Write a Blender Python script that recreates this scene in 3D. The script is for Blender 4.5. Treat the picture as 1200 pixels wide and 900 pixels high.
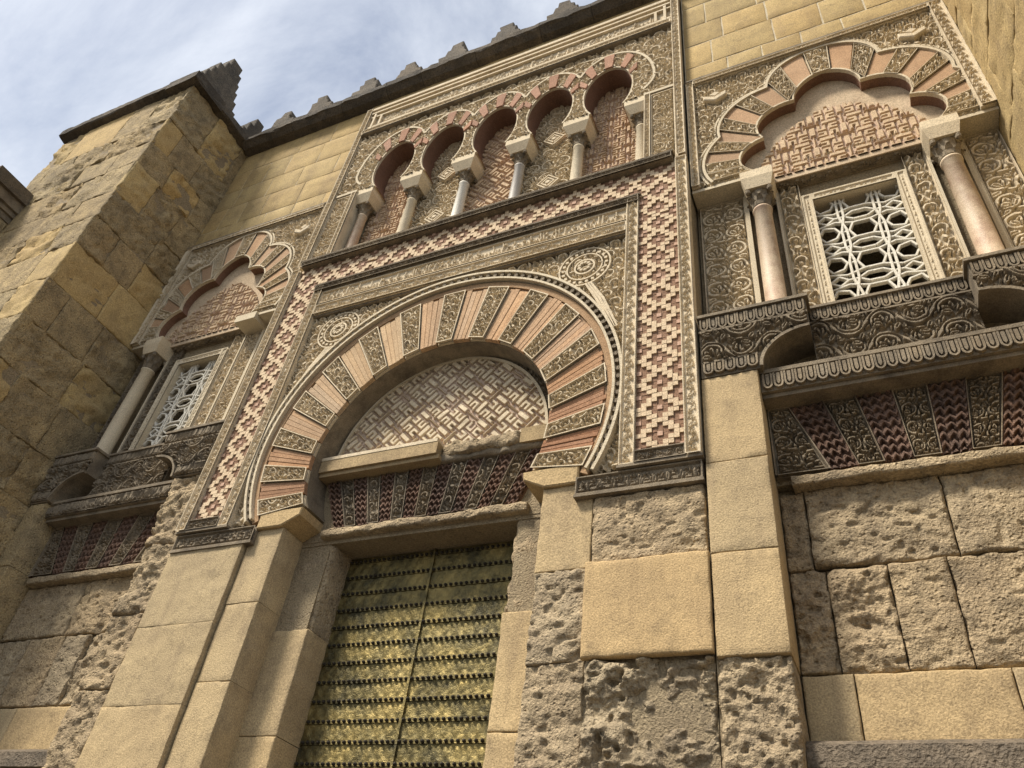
import bpy, math, random
import numpy as np
from mathutils import Vector

# ------------------------------------------------------------------ camera, sky, sun, exposure
for o in list(bpy.data.objects):
    bpy.data.objects.remove(o)
scene = bpy.context.scene
col = scene.collection

cam_d = bpy.data.cameras.new('camera')
cam = bpy.data.objects.new('camera', cam_d)
col.objects.link(cam)
cam.location = (3.8, -5.0, 1.6)
cam.rotation_mode = 'XYZ'
cam.rotation_euler = (2.28096596, -0.116276401, 0.418545957)
cam_d.sensor_width = 36.0
cam_d.lens = 910.227 / 1200.0 * 36.0
cam_d.clip_start = 0.05
cam_d.clip_end = 2000.0
scene.camera = cam

SUN_EL, SUN_AZ = math.radians(55), math.radians(-40)     # azimuth measured from -Y (towards the viewer), negative = viewer's left
sun_dir = Vector((math.sin(SUN_AZ) * math.cos(SUN_EL), -math.cos(SUN_AZ) * math.cos(SUN_EL), math.sin(SUN_EL)))
w = bpy.data.worlds.new('World')
scene.world = w
w.use_nodes = True
nt = w.node_tree
nt.nodes.clear()


def nd(t, kind, **kw):
    n = t.nodes.new(kind)
    for k, v in kw.items():
        if hasattr(n, k):
            setattr(n, k, v)
        else:
            n.inputs[k].default_value = v
    return n


sky = nd(nt, 'ShaderNodeTexSky', sky_type='NISHITA', sun_disc=False, sun_elevation=SUN_EL,
         sun_rotation=math.atan2(sun_dir.x, sun_dir.y), air_density=1.2, dust_density=2.0, ozone_density=1.5)
tc = nd(nt, 'ShaderNodeTexCoord')
mp_ = nd(nt, 'ShaderNodeMapping')
mp_.inputs['Scale'].default_value = (1.0, 2.2, 1.3)
mp_.inputs['Rotation'].default_value = (0.3, 0.2, 0.6)
nz = nd(nt, 'ShaderNodeTexNoise', Scale=2.1, Detail=9.0, Roughness=0.62, Distortion=0.5)
cr = nd(nt, 'ShaderNodeValToRGB')
cr.color_ramp.elements[0].position = 0.26
cr.color_ramp.elements[0].color = (0.06, 0.06, 0.06, 1)
cr.color_ramp.elements[1].position = 0.70
cr.color_ramp.elements[1].color = (0.96, 0.96, 0.96, 1)
mx = nd(nt, 'ShaderNodeMix', data_type='RGBA')
mx.inputs[7].default_value = (8.2, 8.6, 9.3, 1)           # thin white cloud
bg = nd(nt, 'ShaderNodeBackground', Strength=0.05)
wo = nd(nt, 'ShaderNodeOutputWorld')
nt.links.new(tc.outputs['Generated'], mp_.inputs[0])
nt.links.new(mp_.outputs[0], nz.inputs['Vector'])
nt.links.new(nz.outputs[0], cr.inputs[0])
nt.links.new(cr.outputs[0], mx.inputs[0])
nt.links.new(sky.outputs[0], mx.inputs[6])
nt.links.new(mx.outputs[2], bg.inputs[0])
nt.links.new(bg.outputs[0], wo.inputs[0])

sun_l = bpy.data.lights.new('sun', 'SUN')
sun_l.energy = 2.6
sun_l.angle = math.radians(12)
sun_l.color = (1.0, 0.93, 0.82)
sun_o = bpy.data.objects.new('sun', sun_l)
col.objects.link(sun_o)
sun_o.rotation_euler = (-sun_dir).to_track_quat('-Z', 'Y').to_euler()
sun_o.location = (0, -20, 30)

scene.view_settings.view_transform = 'Standard'
scene.view_settings.look = 'None'
scene.view_settings.gamma = 1.0
scene.view_settings.exposure = 1.28
scene.render.engine = 'CYCLES'
scene.cycles.max_bounces = 4
scene.cycles.diffuse_bounces = 2
scene.cycles.glossy_bounces = 2

rng = random.Random(7)

# ------------------------------------------------------------------ materials


def stone(name, base, alt, dark, grime=0.35, bump=0.35, fine=90.0, pits=0.35, rough=0.9, streak=0.25, tint=True):
    """weathered limestone: base/alt in broad patches, dark lichen crust in noisy blotches, grain and pits as bump"""
    m = bpy.data.materials.new(name)
    m.use_nodes = True
    t = m.node_tree
    b = t.nodes['Principled BSDF']
    b.inputs['Roughness'].default_value = rough
    b.inputs['Specular IOR Level'].default_value = 0.2
    L = t.links.new
    geo = nd(t, 'ShaderNodeNewGeometry')
    oi = nd(t, 'ShaderNodeObjectInfo')
    n1 = nd(t, 'ShaderNodeTexNoise', Scale=1.7, Detail=3.0, Roughness=0.65)
    n2 = nd(t, 'ShaderNodeTexNoise', Scale=fine, Detail=2.0, Roughness=0.7)
    n3 = nd(t, 'ShaderNodeTexNoise', Scale=5.5, Detail=6.0, Roughness=0.72)
    mpn = nd(t, 'ShaderNodeMapping')
    mpn.inputs['Scale'].default_value = (7.0, 7.0, 0.8)
    n4 = nd(t, 'ShaderNodeTexNoise', Scale=1.0, Detail=3.0, Roughness=0.6)
    vo = nd(t, 'ShaderNodeTexVoronoi', Scale=fine * 0.42)
    for n in (n1, n2, n3, vo):
        L(geo.outputs['Position'], n.inputs['Vector'])
    L(geo.outputs['Position'], mpn.inputs[0])
    L(mpn.outputs[0], n4.inputs['Vector'])
    r1 = nd(t, 'ShaderNodeMapRange')
    r1.inputs[1].default_value = 0.33
    r1.inputs[2].default_value = 0.67
    L(n1.outputs[0], r1.inputs[0])
    c1 = nd(t, 'ShaderNodeMix', data_type='RGBA')
    c1.inputs[6].default_value = (*base, 1)
    c1.inputs[7].default_value = (*alt, 1)
    L(r1.outputs[0], c1.inputs[0])
    # grime blotches
    r3 = nd(t, 'ShaderNodeMapRange')
    r3.inputs[1].default_value = 0.66 - 0.40 * grime
    r3.inputs[2].default_value = 0.92 - 0.24 * grime
    r3.inputs[4].default_value = 0.9
    L(n3.outputs[0], r3.inputs[0])
    c2 = nd(t, 'ShaderNodeMix', data_type='RGBA')
    c2.inputs[7].default_value = (*dark, 1)
    L(r3.outputs[0], c2.inputs[0])
    L(c1.outputs[2], c2.inputs[6])
    # rain streaks
    r4 = nd(t, 'ShaderNodeMapRange')
    r4.inputs[1].default_value = 0.52
    r4.inputs[2].default_value = 0.75
    r4.inputs[4].default_value = streak
    L(n4.outputs[0], r4.inputs[0])
    c3 = nd(t, 'ShaderNodeMix', data_type='RGBA')
    c3.inputs[7].default_value = (dark[0] * 1.4, dark[1] * 1.35, dark[2] * 1.3, 1)
    L(r4.outputs[0], c3.inputs[0])
    L(c2.outputs[2], c3.inputs[6])
    # fine speckle
    r2 = nd(t, 'ShaderNodeMapRange')
    r2.inputs[1].default_value = 0.25
    r2.inputs[2].default_value = 0.75
    r2.inputs[3].default_value = 0.58
    r2.inputs[4].default_value = 1.36
    L(n2.outputs[0], r2.inputs[0])
    c4 = nd(t, 'ShaderNodeVectorMath', operation='SCALE')
    L(c3.outputs[2], c4.inputs[0])
    L(r2.outputs[0], c4.inputs['Scale'])
    src = c4.outputs[0]
    if tint:
        c5 = nd(t, 'ShaderNodeMix', data_type='RGBA', blend_type='MULTIPLY')
        c5.inputs[0].default_value = 1.0
        L(src, c5.inputs[6])
        L(oi.outputs['Color'], c5.inputs[7])
        src = c5.outputs[2]
    L(src, b.inputs['Base Color'])
    # bump: grain + pits + broad unevenness
    rp = nd(t, 'ShaderNodeMapRange')
    rp.inputs[1].default_value = 0.0
    rp.inputs[2].default_value = 0.32
    L(vo.outputs['Distance'], rp.inputs[0])
    m1 = nd(t, 'ShaderNodeMath', operation='MULTIPLY')
    m1.inputs[1].default_value = pits
    L(rp.outputs[0], m1.inputs[0])
    m2 = nd(t, 'ShaderNodeMath', operation='ADD')
    L(n2.outputs[0], m2.inputs[0])
    L(m1.outputs[0], m2.inputs[1])
    m3 = nd(t, 'ShaderNodeMath', operation='MULTIPLY_ADD')
    m3.inputs[1].default_value = 1.6
    L(n3.outputs[0], m3.inputs[0])
    L(m2.outputs[0], m3.inputs[2])
    bp = nd(t, 'ShaderNodeBump', Strength=min(1.0, bump * 1.5), Distance=0.018)
    L(m3.outputs[0], bp.inputs['Height'])
    L(bp.outputs[0], b.inputs['Normal'])
    return m


M = {}
M['ashlar'] = stone('ashlar_stone', (0.50, 0.375, 0.205), (0.40, 0.30, 0.17), (0.19, 0.145, 0.09), 0.36, 0.24, 80, streak=.45)
M['gold'] = stone('golden_stone', (0.50, 0.365, 0.165), (0.40, 0.285, 0.13), (0.21, 0.155, 0.085), 0.38, 0.28, 60, streak=.45)
M['rubble'] = stone('rough_stone', (0.46, 0.355, 0.215), (0.33, 0.25, 0.155), (0.10, 0.08, 0.056), 0.50, 1.0, 55, 0.9, streak=.25)
M['tower'] = stone('tower_stone', (0.46, 0.345, 0.18), (0.31, 0.235, 0.13), (0.12, 0.095, 0.06), 0.52, 1.0, 50, 0.9, streak=.45)
M['carved'] = stone('carved_stone', (0.71, 0.595, 0.42), (0.58, 0.475, 0.32), (0.24, 0.19, 0.135), 0.30, 0.25, 110, 0.2)
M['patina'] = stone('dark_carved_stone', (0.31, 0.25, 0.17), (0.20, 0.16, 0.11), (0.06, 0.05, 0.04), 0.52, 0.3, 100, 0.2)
M['pale'] = stone('pale_limestone', (0.64, 0.545, 0.385), (0.56, 0.465, 0.32), (0.28, 0.23, 0.16), 0.2, 0.2, 100, 0.15)
M['crust'] = stone('black_crusted_stone', (0.13, 0.105, 0.075), (0.085, 0.07, 0.052), (0.04, 0.036, 0.03), 0.55, 1.0, 45, 0.6)
M['brick'] = stone('red_brick', (0.40, 0.225, 0.145), (0.33, 0.18, 0.115), (0.17, 0.11, 0.08), 0.3, 0.35, 90, 0.25)
M['oldbrick'] = stone('sooty_brick', (0.20, 0.12, 0.082), (0.12, 0.076, 0.055), (0.05, 0.039, 0.032), 0.52, 0.4, 90, 0.3)
M['fretred'] = stone('fret_brick', (0.56, 0.435, 0.33), (0.47, 0.35, 0.255), (0.28, 0.20, 0.145), 0.25, 0.3, 90, 0.2)
M['plaster'] = stone('worn_plaster', (0.58, 0.455, 0.305), (0.49, 0.37, 0.24), (0.27, 0.19, 0.125), 0.34, 0.2, 80, 0.1)
M['cream'] = stone('cream_tile', (0.68, 0.53, 0.35), (0.60, 0.455, 0.295), (0.36, 0.27, 0.18), 0.25, 0.2, 90, 0.1)
M['brown'] = stone('brown_tile', (0.29, 0.175, 0.11), (0.25, 0.145, 0.09), (0.14, 0.09, 0.065), 0.2, 0.2, 90, 0.1)
M['pink'] = stone('pink_tile', (0.56, 0.37, 0.27), (0.49, 0.32, 0.22), (0.3, 0.19, 0.13), 0.2, 0.2, 90, 0.1)
M['mortar'] = stone('lime_mortar', (0.62, 0.54, 0.38), (0.52, 0.44, 0.30), (0.30, 0.25, 0.17), 0.25, 0.4, 80, 0.3)
M['joint'] = stone('earth_mortar', (0.33, 0.26, 0.16), (0.27, 0.21, 0.13), (0.13, 0.10, 0.07), 0.3, 0.6, 60, 0.5)
M['marble'] = stone('pink_marble', (0.60, 0.485, 0.335), (0.53, 0.39, 0.265), (0.28, 0.15, 0.10), 0.46, 0.15, 130, 0.05, rough=0.5, streak=0.1)
M['white'] = stone('white_marble', (0.72, 0.68, 0.58), (0.65, 0.60, 0.49), (0.40, 0.35, 0.26), 0.2, 0.12, 90, 0.05, rough=0.6, streak=0.2)
M['grey'] = stone('grey_marble', (0.46, 0.42, 0.36), (0.40, 0.36, 0.31), (0.25, 0.22, 0.19), 0.25, 0.1, 110, 0.05, rough=0.55, streak=0.1)
M['dark'] = stone('unlit_interior_plaster', (0.06, 0.05, 0.04), (0.05, 0.04, 0.035), (0.03, 0.03, 0.03), 0.2, 0.2)
M['paving'] = stone('granite_paving', (0.10, 0.09, 0.078), (0.08, 0.072, 0.062), (0.045, 0.04, 0.036), 0.3, 0.4, 40)


def bronze(name):
    m = bpy.data.materials.new(name)
    m.use_nodes = True
    t = m.node_tree
    b = t.nodes['Principled BSDF']
    L = t.links.new
    geo = nd(t, 'ShaderNodeNewGeometry')
    n1 = nd(t, 'ShaderNodeTexNoise', Scale=3.2, Detail=7.0, Roughness=0.7)
    n2 = nd(t, 'ShaderNodeTexNoise', Scale=24.0, Detail=5.0, Roughness=0.65, Distortion=1.6)
    L(geo.outputs['Position'], n1.inputs['Vector'])
    L(geo.outputs['Position'], n2.inputs['Vector'])
    r = nd(t, 'ShaderNodeValToRGB')
    e = r.color_ramp.elements
    e[0].position = 0.36
    e[0].color = (0.06, 0.052, 0.026, 1)
    e[1].position = 0.62
    e[1].color = (0.27, 0.205, 0.075, 1)
    k = e.new(0.48)
    k.color = (0.15, 0.12, 0.048, 1)
    ad = nd(t, 'ShaderNodeMath', operation='MULTIPLY_ADD')
    ad.inputs[1].default_value = 0.18
    sb = nd(t, 'ShaderNodeMath', operation='SUBTRACT')
    sb.inputs[1].default_value = 0.09
    L(n2.outputs[0], ad.inputs[0])
    L(n1.outputs[0], ad.inputs[2])
    L(ad.outputs[0], sb.inputs[0])
    L(sb.outputs[0], r.inputs[0])
    L(r.outputs[0], b.inputs['Base Color'])
    b.inputs['Metallic'].default_value = 0.75
    rr = nd(t, 'ShaderNodeMapRange')
    rr.inputs[3].default_value = 0.36
    rr.inputs[4].default_value = 0.62
    L(n2.outputs[0], rr.inputs[0])
    L(rr.outputs[0], b.inputs['Roughness'])
    bp = nd(t, 'ShaderNodeBump', Strength=0.5, Distance=0.02)
    L(n2.outputs[0], bp.inputs['Height'])
    L(bp.outputs[0], b.inputs['Normal'])
    return m


M['bronze'] = bronze('worn_bronze')
M['iron'] = stone('dark_iron', (0.03, 0.026, 0.02), (0.045, 0.036, 0.026), (0.02, 0.018, 0.016), 0.3, 0.3, rough=0.6)

# ------------------------------------------------------------------ mesh helpers
WLOC = {}


def thing(name, label, cat, loc=(0, 0, 0), group=None):
    o = bpy.data.objects.new(name, None)
    col.objects.link(o)
    o.location = loc
    o.empty_display_size = 0.3
    o['label'] = label
    o['category'] = cat
    if group:
        o['group'] = group
    WLOC[o] = Vector(loc)
    return o


def link(name, me, parent, center, color=None, kind=None, label=None):
    o = bpy.data.objects.new(name, me)
    col.objects.link(o)
    c = Vector(center)
    WLOC[o] = c
    if parent is not None:
        o.parent = parent
        o.location = c - WLOC[parent]
    else:
        o.location = c
    if color is not None:
        o.color = (*color[:3], 1)
    if kind:
        o['kind'] = kind
    if label:
        o['label'] = label
    return o


class MB:
    def __init__(s):
        s.v, s.f, s.m = [], [], []

    def add(s, v, f, mi=0):
        b = len(s.v)
        s.v += [tuple(map(float, p)) for p in v]
        s.f += [tuple(b + i for i in q) for q in f]
        s.m += [mi] * len(f)

    def box(s, x0, x1, y0, y1, z0, z1, mi=0):
        x0, x1 = min(x0, x1), max(x0, x1)
        v = [(x0, y0, z0), (x1, y0, z0), (x1, y1, z0), (x0, y1, z0), (x0, y0, z1), (x1, y0, z1), (x1, y1, z1), (x0, y1, z1)]
        s.add(v, [(3, 2, 1, 0), (4, 5, 6, 7), (0, 1, 5, 4), (1, 2, 6, 5), (2, 3, 7, 6), (3, 0, 4, 7)], mi)
        return s

    def prism(s, poly, y0, y1, bev=0.0, mi=0):
        """polygon in X,Z extruded from front y0 to back y1, front edge chamfered by bev"""
        p = np.array(poly, float)
        ar = 0.5 * np.sum(p[:, 0] * np.roll(p[:, 1], -1) - np.roll(p[:, 0], -1) * p[:, 1])
        if ar < 0:
            p = p[::-1]
        n = len(p)
        if bev > 0:
            e = np.roll(p, -1, 0) - p
            e /= np.maximum(np.linalg.norm(e, axis=1)[:, None], 1e-9)
            nr = np.c_[-e[:, 1], e[:, 0]]
            bs = nr + np.roll(nr, 1, 0)
            bs /= np.maximum(np.linalg.norm(bs, axis=1)[:, None] ** 2 / 2, 0.4)
            q = p + bs * bev
            v = [(a, y0, b) for a, b in q] + [(a, y0 + bev, b) for a, b in p] + [(a, y1, b) for a, b in p]
            f = [tuple(range(n))]
            for k in range(2):
                o = k * n
                f += [(o + n + i, o + n + (i + 1) % n, o + (i + 1) % n, o + i) for i in range(n)]
            f.append(tuple(reversed(range(2 * n, 3 * n))))
        else:
            v = [(a, y0, b) for a, b in p] + [(a, y1, b) for a, b in p]
            f = [tuple(range(n))] + [(n + i, n + (i + 1) % n, (i + 1) % n, i) for i in range(n)] + [tuple(reversed(range(n, 2 * n)))]
        s.add(v, f, mi)
        return s

    def lathe(s, cx, cy, prof, n=20, a0=0.0, a1=2 * math.pi, mi=0):
        """prof: list of (radius, z)"""
        full = abs(a1 - a0 - 2 * math.pi) < 1e-6
        k = n if full else n + 1
        v = []
        for r, z in prof:
            for i in range(k):
                a = a0 + (a1 - a0) * i / n
                v.append((cx + r * math.cos(a), cy + r * math.sin(a), z))
        f = []
        for j in range(len(prof) - 1):
            for i in range(n):
                i2 = (i + 1) % k
                f.append((j * k + i, j * k + i2, (j + 1) * k + i2, (j + 1) * k + i))
        s.add(v, f, mi)
        if full:
            s.f += [tuple(len(s.v) - k + i for i in range(k)), tuple(len(s.v) - len(prof) * k + i for i in reversed(range(k)))]
            s.m += [mi, mi]
        return s

    def tube(s, pts, r, n=6, mi=0, flat=1.0, sq=1.0):
        """tube in XZ-ish paths: pts list of 3D points"""
        P = [Vector(p) for p in pts]
        v, f = [], []
        for i, p in enumerate(P):
            d = (P[min(i + 1, len(P) - 1)] - P[max(i - 1, 0)]).normalized()
            a = Vector((0, -1, 0))
            b = d.cross(a).normalized()
            for k in range(n):
                t = 2 * math.pi * k / n
                ct, st_ = math.cos(t + .39), math.sin(t + .39)
                v.append(p + b * (r * math.copysign(abs(ct) ** sq, ct)) + a * (r * flat * math.copysign(abs(st_) ** sq, st_)))
        for i in range(len(P) - 1):
            for k in range(n):
                k2 = (k + 1) % n
                f.append((i * n + k, (i + 1) * n + k, (i + 1) * n + k2, i * n + k2))
        f.append(tuple(range(n)))
        f.append(tuple((len(P) - 1) * n + k for k in reversed(range(n))))
        s.add(v, f, mi)
        return s

    def mesh(s, name, mats, smooth=False, center=None):
        v = np.array(s.v, float)
        c = (v.min(0) + v.max(0)) / 2 if center is None else np.array(center, float)
        me = bpy.data.meshes.new(name)
        me.from_pydata([tuple(p) for p in (v - c)], [], s.f)
        for m in (mats if isinstance(mats, (list, tuple)) else [mats]):
            me.materials.append(m)
        me.polygons.foreach_set('material_index', s.m)
        me.polygons.foreach_set('use_smooth', [smooth] * len(s.f))
        me.update()
        return me, c

    def build(s, name, mats, parent, smooth=False, color=None, kind=None, label=None):
        me, c = s.mesh(name, mats, smooth)
        return link(name, me, parent, c, color, kind, label)


# ------------------------------------------------------------------ noise
def _h(ix, iy, seed):
    n = (ix.astype(np.int64) * 374761393 + iy.astype(np.int64) * 668265263 + int(seed) * 1442695041) & 0x7fffffff
    n = ((n ^ (n >> 13)) * 1274126177) & 0x7fffffff
    n = (n ^ (n >> 16)) & 0xffff
    return n / 65535.0


def vnoise(x, y, seed=0):
    x0, y0 = np.floor(x), np.floor(y)
    fx, fy = x - x0, y - y0
    fx, fy = fx * fx * (3 - 2 * fx), fy * fy * (3 - 2 * fy)
    ix, iy = x0.astype(np.int64), y0.astype(np.int64)
    a, b = _h(ix, iy, seed), _h(ix + 1, iy, seed)
    c, d = _h(ix, iy + 1, seed), _h(ix + 1, iy + 1, seed)
    return (a * (1 - fx) + b * fx) * (1 - fy) + (c * (1 - fx) + d * fx) * fy


def fbm(x, y, seed=0, oct=4):
    s, a, t = 0, 1.0, 0
    for k in range(oct):
        s = s + a * vnoise(x * 2 ** k, y * 2 ** k, seed + 17 * k)
        t += a
        a *= 0.55
    return s / t - 0.5


# ------------------------------------------------------------------ carved pattern tiles (height maps in metres, periodic)
class Tile:
    def __init__(s, su, sv, res=0.004):
        s.su, s.sv, s.res = su, sv, res
        s.nu, s.nv = int(round(su / res)), int(round(sv / res))
        s.H = np.zeros((s.nv, s.nu))

    GAP = 0.013
    SOFT = 0.006

    def _field(s, U, V, W, g):
        D = np.full(s.H.shape, -9.0)
        for u, v, wd in zip(U, V, W):
            r = wd + g
            I = np.arange(int(math.floor((u - r) / s.res)), int(math.ceil((u + r) / s.res)) + 1)
            J = np.arange(int(math.floor((v - r) / s.res)), int(math.ceil((v + r) / s.res)) + 1)
            d = wd - np.hypot(I[None, :] * s.res - u, J[:, None] * s.res - v)
            ix = np.ix_(J % s.nv, I % s.nu)
            D[ix] = np.maximum(D[ix], d)
        return D

    def paint(s, U, V, W, top=1.0):
        """raise a strand and clear a narrow dark channel round it"""
        D = s._field(U, V, W, s.GAP)
        m_ = D > -s.GAP
        s.H[m_] = (np.clip(D / s.SOFT + .3, 0, 1) * top)[m_]

    def dot(s, u, v, wd, top=1.0):
        s.paint([u], [v], [wd], top)

    def _line(s, pts):
        p = np.array(pts, float)
        seg = np.r_[0, np.cumsum(np.linalg.norm(np.diff(p, axis=0), axis=1))]
        n = max(2, int(seg[-1] / (s.res * 1.2)))
        t = np.linspace(0, 1, n)
        return np.interp(t * seg[-1], seg, p[:, 0]), np.interp(t * seg[-1], seg, p[:, 1]), t

    def stroke(s, pts, w0, w1=None, prof=None, top=1.0):
        U, V, t = s._line(pts)
        w1 = w0 if w1 is None else w1
        W = w0 + (w1 - w0) * t
        if prof == 'leaf':
            W = w0 * np.sin(np.pi * np.clip(t * 0.92 + 0.06, 0, 1)) ** 0.8 + 0.002
        s.paint(U, V, W, top)

    def cut(s, pts, wd, amt=0.5):
        """groove"""
        U, V, t = s._line(pts)
        D = s._field(U, V, np.full(len(U), wd), 0)
        s.H = np.clip(s.H - amt * np.clip(D / (wd * .6), 0, 1), 0, 1)

    def leaf(s, u, v, ang, L, wd, bend=0.4, vein=True):
        t = np.linspace(0, 1, 8)
        a = ang + bend * t
        du = np.r_[0, np.cumsum(np.cos(a[:-1]) * L / 7)]
        dv = np.r_[0, np.cumsum(np.sin(a[:-1]) * L / 7)]
        pts = np.c_[u + du, v + dv]
        s.stroke(pts, wd, prof='leaf')
        if vein:
            s.cut(pts[1:6], wd * 0.3, 0.6)

    def palm(s, u, v, ang, L, n=5, spread=1.25, wd=None):
        wd = wd or L * 0.2
        for k in range(n):
            f = (k / (n - 1) * 2 - 1) if n > 1 else 0
            s.leaf(u, v, ang + f * spread, L * (1 - 0.28 * abs(f)), wd, bend=0.5 * f)

    def spiral(s, u, v, r, a0, turns, sense, w0, w1, r1=0.25):
        t = np.linspace(0, 1, 40)
        a = a0 + sense * turns * 2 * np.pi * t
        rr = r * (1 - (1 - r1) * t)
        s.stroke(np.c_[u + rr * np.cos(a), v + rr * np.sin(a)], w0, w1)

    def sample(s, U, V):
        x = (U / s.res) % s.nu
        y = (V / s.res) % s.nv
        x0, y0 = np.floor(x).astype(int), np.floor(y).astype(int)
        fx, fy = x - x0, y - y0
        x0 %= s.nu
        y0 %= s.nv
        x1, y1 = (x0 + 1) % s.nu, (y0 + 1) % s.nv
        H = s.H
        return (H[y0, x0] * (1 - fx) + H[y0, x1] * fx) * (1 - fy) + (H[y1, x0] * (1 - fx) + H[y1, x1] * fx) * fy


def t_scroll(su=0.52, sv=0.27, k=1.0):
    t = Tile(su, sv, .0045)
    t.GAP = .011 * k
    for cu, cv, sg in ((su * .25, sv * .48, 1), (su * .75, sv * .52, -1)):
        for a in (.2, .9, math.pi - .9, math.pi - .2):
            t.leaf(cu + sv * .40 * math.cos(a), cv - sg * sv * .40 * math.sin(a), -sg * a, sv * .26, 0.024 * k, bend=.5)
        t.leaf(cu - su * .25, cv + sg * sv * .30, sg * 1.2, sv * .3, .022 * k)
        t.leaf(cu - su * .25, cv + sg * sv * .30, sg * 2.2, sv * .3, .022 * k)
    u = np.linspace(0, su, 60)
    t.stroke(np.c_[u, sv / 2 + 0.42 * sv * np.sin(2 * np.pi * u / su)], 0.019 * k)
    for cu, cv, sg in ((su * .25, sv * .48, 1), (su * .75, sv * .52, -1)):
        t.spiral(cu, cv, sv * 0.33, math.pi / 2 * -sg + 0.8, 1.0, sg, 0.017 * k, 0.012 * k, 0.85)
        t.palm(cu, cv - sg * 0.20 * sv, sg * math.pi / 2, sv * 0.40, 5, 1.15, sv * .095)
    return t


def t_tree(su=0.46, sv=0.56, k=1.0):
    t = Tile(su, sv, .0045)
    t.GAP = .0125 * k
    c = su / 2
    for v0, fl in ((0.0, 1), (0.5 * sv, -1)):
        for sg in (1, -1):
            t.leaf(c + sg * su * .47, v0 + sv * .44, math.pi / 2 + sg * 0.9, su * .20, 0.036 * k, bend=sg * .7)
            t.leaf(c + sg * su * .47, v0 + sv * .06, math.pi / 2 - sg * 0.4, su * .18, 0.034 * k)
            t.leaf(c + sg * su * .44, v0 + sv * .02, sg * 1.0 + (math.pi if sg < 0 else 0), su * .15, 0.024 * k)
    t.stroke([(c, 0), (c, sv)], 0.017 * k)
    for v0, fl in ((0.0, 1), (0.5 * sv, -1)):
        for sg in (1, -1):
            r = su * 0.20
            cu, cv = c + sg * su * 0.25, v0 + sv * 0.25
            t.leaf(c + sg * 0.022, v0 + sv * .36, math.pi / 2 - sg * 1.0, su * .22, 0.034 * k, bend=-sg * .8)
            t.stroke([(c, v0 + 0.01), (c + sg * su * .10, v0 + sv * .03), (cu, cv - r)], 0.017 * k)
            t.spiral(cu, cv, r, -math.pi / 2, 0.95, sg, 0.019 * k, 0.017 * k, 0.9)
            t.palm(cu, cv - .5 * r, math.pi / 2 + sg * fl * 0.3, r * 1.1, 3, 0.9, r * 0.33)
        t.palm(c, v0 + sv * .36, math.pi / 2, su * .17, 3, 0.8, 0.022 * k)
    return t


def t_dense(su=0.30, sv=0.30, k=1.0):
    t = Tile(su, sv, .004)
    t.GAP = .0125 * k
    r = su * 0.19
    P4 = ((.25, .25, 1), (.75, .25, -1), (.5, .75, 1), (0.0, .75, -1))
    for i, (cu, cv, sg) in enumerate(P4):
        cu, cv = cu * su, cv * sv
        for a in (0.3, 1.9, 3.6, 5.0):
            t.leaf(cu + 1.25 * r * math.cos(a + i), cv + 1.25 * r * math.sin(a + i), a + i + 1.0, r * .8, 0.025 * k, bend=.9, vein=False)
    for i, (cu, cv, sg) in enumerate(P4):
        cu, cv = cu * su, cv * sv
        t.stroke([(cu, cv - r), (cu + sg * .1 * su, cv - r - .08 * sv), (cu + sg * .25 * su, cv - .5 * sv + r * .6)], 0.0155 * k)
        t.spiral(cu, cv, r, -math.pi / 2 + i, 1.0, sg, 0.0165 * k, 0.015 * k, 0.8)
        t.palm(cu, cv - r * .2, i * 1.3, r * .62, 3, 1.0, r * .34)
    return t


def t_wild(S_=0.62, k=1.0, seed=4):
    """irregular all-over vine: jittered spirals over a bed of leaves"""
    t = Tile(S_, S_, .0045)
    t.GAP = .0125 * k
    r_ = random.Random(seed)
    n = 4
    for i in range(90):
        t.leaf(r_.uniform(0, S_), r_.uniform(0, S_), r_.uniform(0, 6.28), r_.uniform(.05, .085), r_.uniform(.018, .025) * k, bend=r_.uniform(-1, 1), vein=False)
    cs = []
    for i in range(n):
        for j in range(n):
            cs.append((S_ / n * (i + .5 * (j % 2) + r_.uniform(-.16, .16)), S_ / n * (j + r_.uniform(-.16, .16)), r_.choice((-1, 1))))
    for (cu, cv, sg), (du, dv, _) in zip(cs, cs[1:] + cs[:1]):
        if abs(du - cu) < S_ * .5 and abs(dv - cv) < S_ * .5:
            mu, mv = (cu + du) / 2 + r_.uniform(-.03, .03), (cv + dv) / 2 + r_.uniform(-.03, .03)
            t.stroke([(cu, cv), (mu, mv), (du, dv)], .0145 * k)
    for cu, cv, sg in cs:
        R = r_.uniform(.046, .064)
        a = r_.uniform(0, 6.28)
        t.spiral(cu, cv, R, a, r_.uniform(.8, 1.05), sg, .0155 * k, .014 * k, .8)
        if r_.random() < .6:
            t.palm(cu, cv - .2 * R, r_.uniform(0, 6.28), R * .75, 3, 1.0, R * .33)
        else:
            for q in range(5):
                t.leaf(cu, cv, a + q * 1.256, R * .62, R * .2, vein=False)
    return t


def t_border(su=0.16, sv=0.12):
    t = Tile(su, sv, 0.003)
    t.GAP = .009
    u = np.linspace(0, su, 40)
    t.stroke(np.c_[u, sv / 2 + 0.22 * sv * np.sin(2 * np.pi * u / su)], 0.010)
    for cu, sg in ((.25, 1), (.75, -1)):
        t.leaf(cu * su, sv / 2 + sg * sv * .18, -sg * 1.2, sv * .42, 0.017, bend=sg * 1.0)
        t.leaf(cu * su + .06 * su, sv / 2 - sg * sv * .26, sg * .3, sv * .3, 0.013, bend=-sg)
    return t


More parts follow.
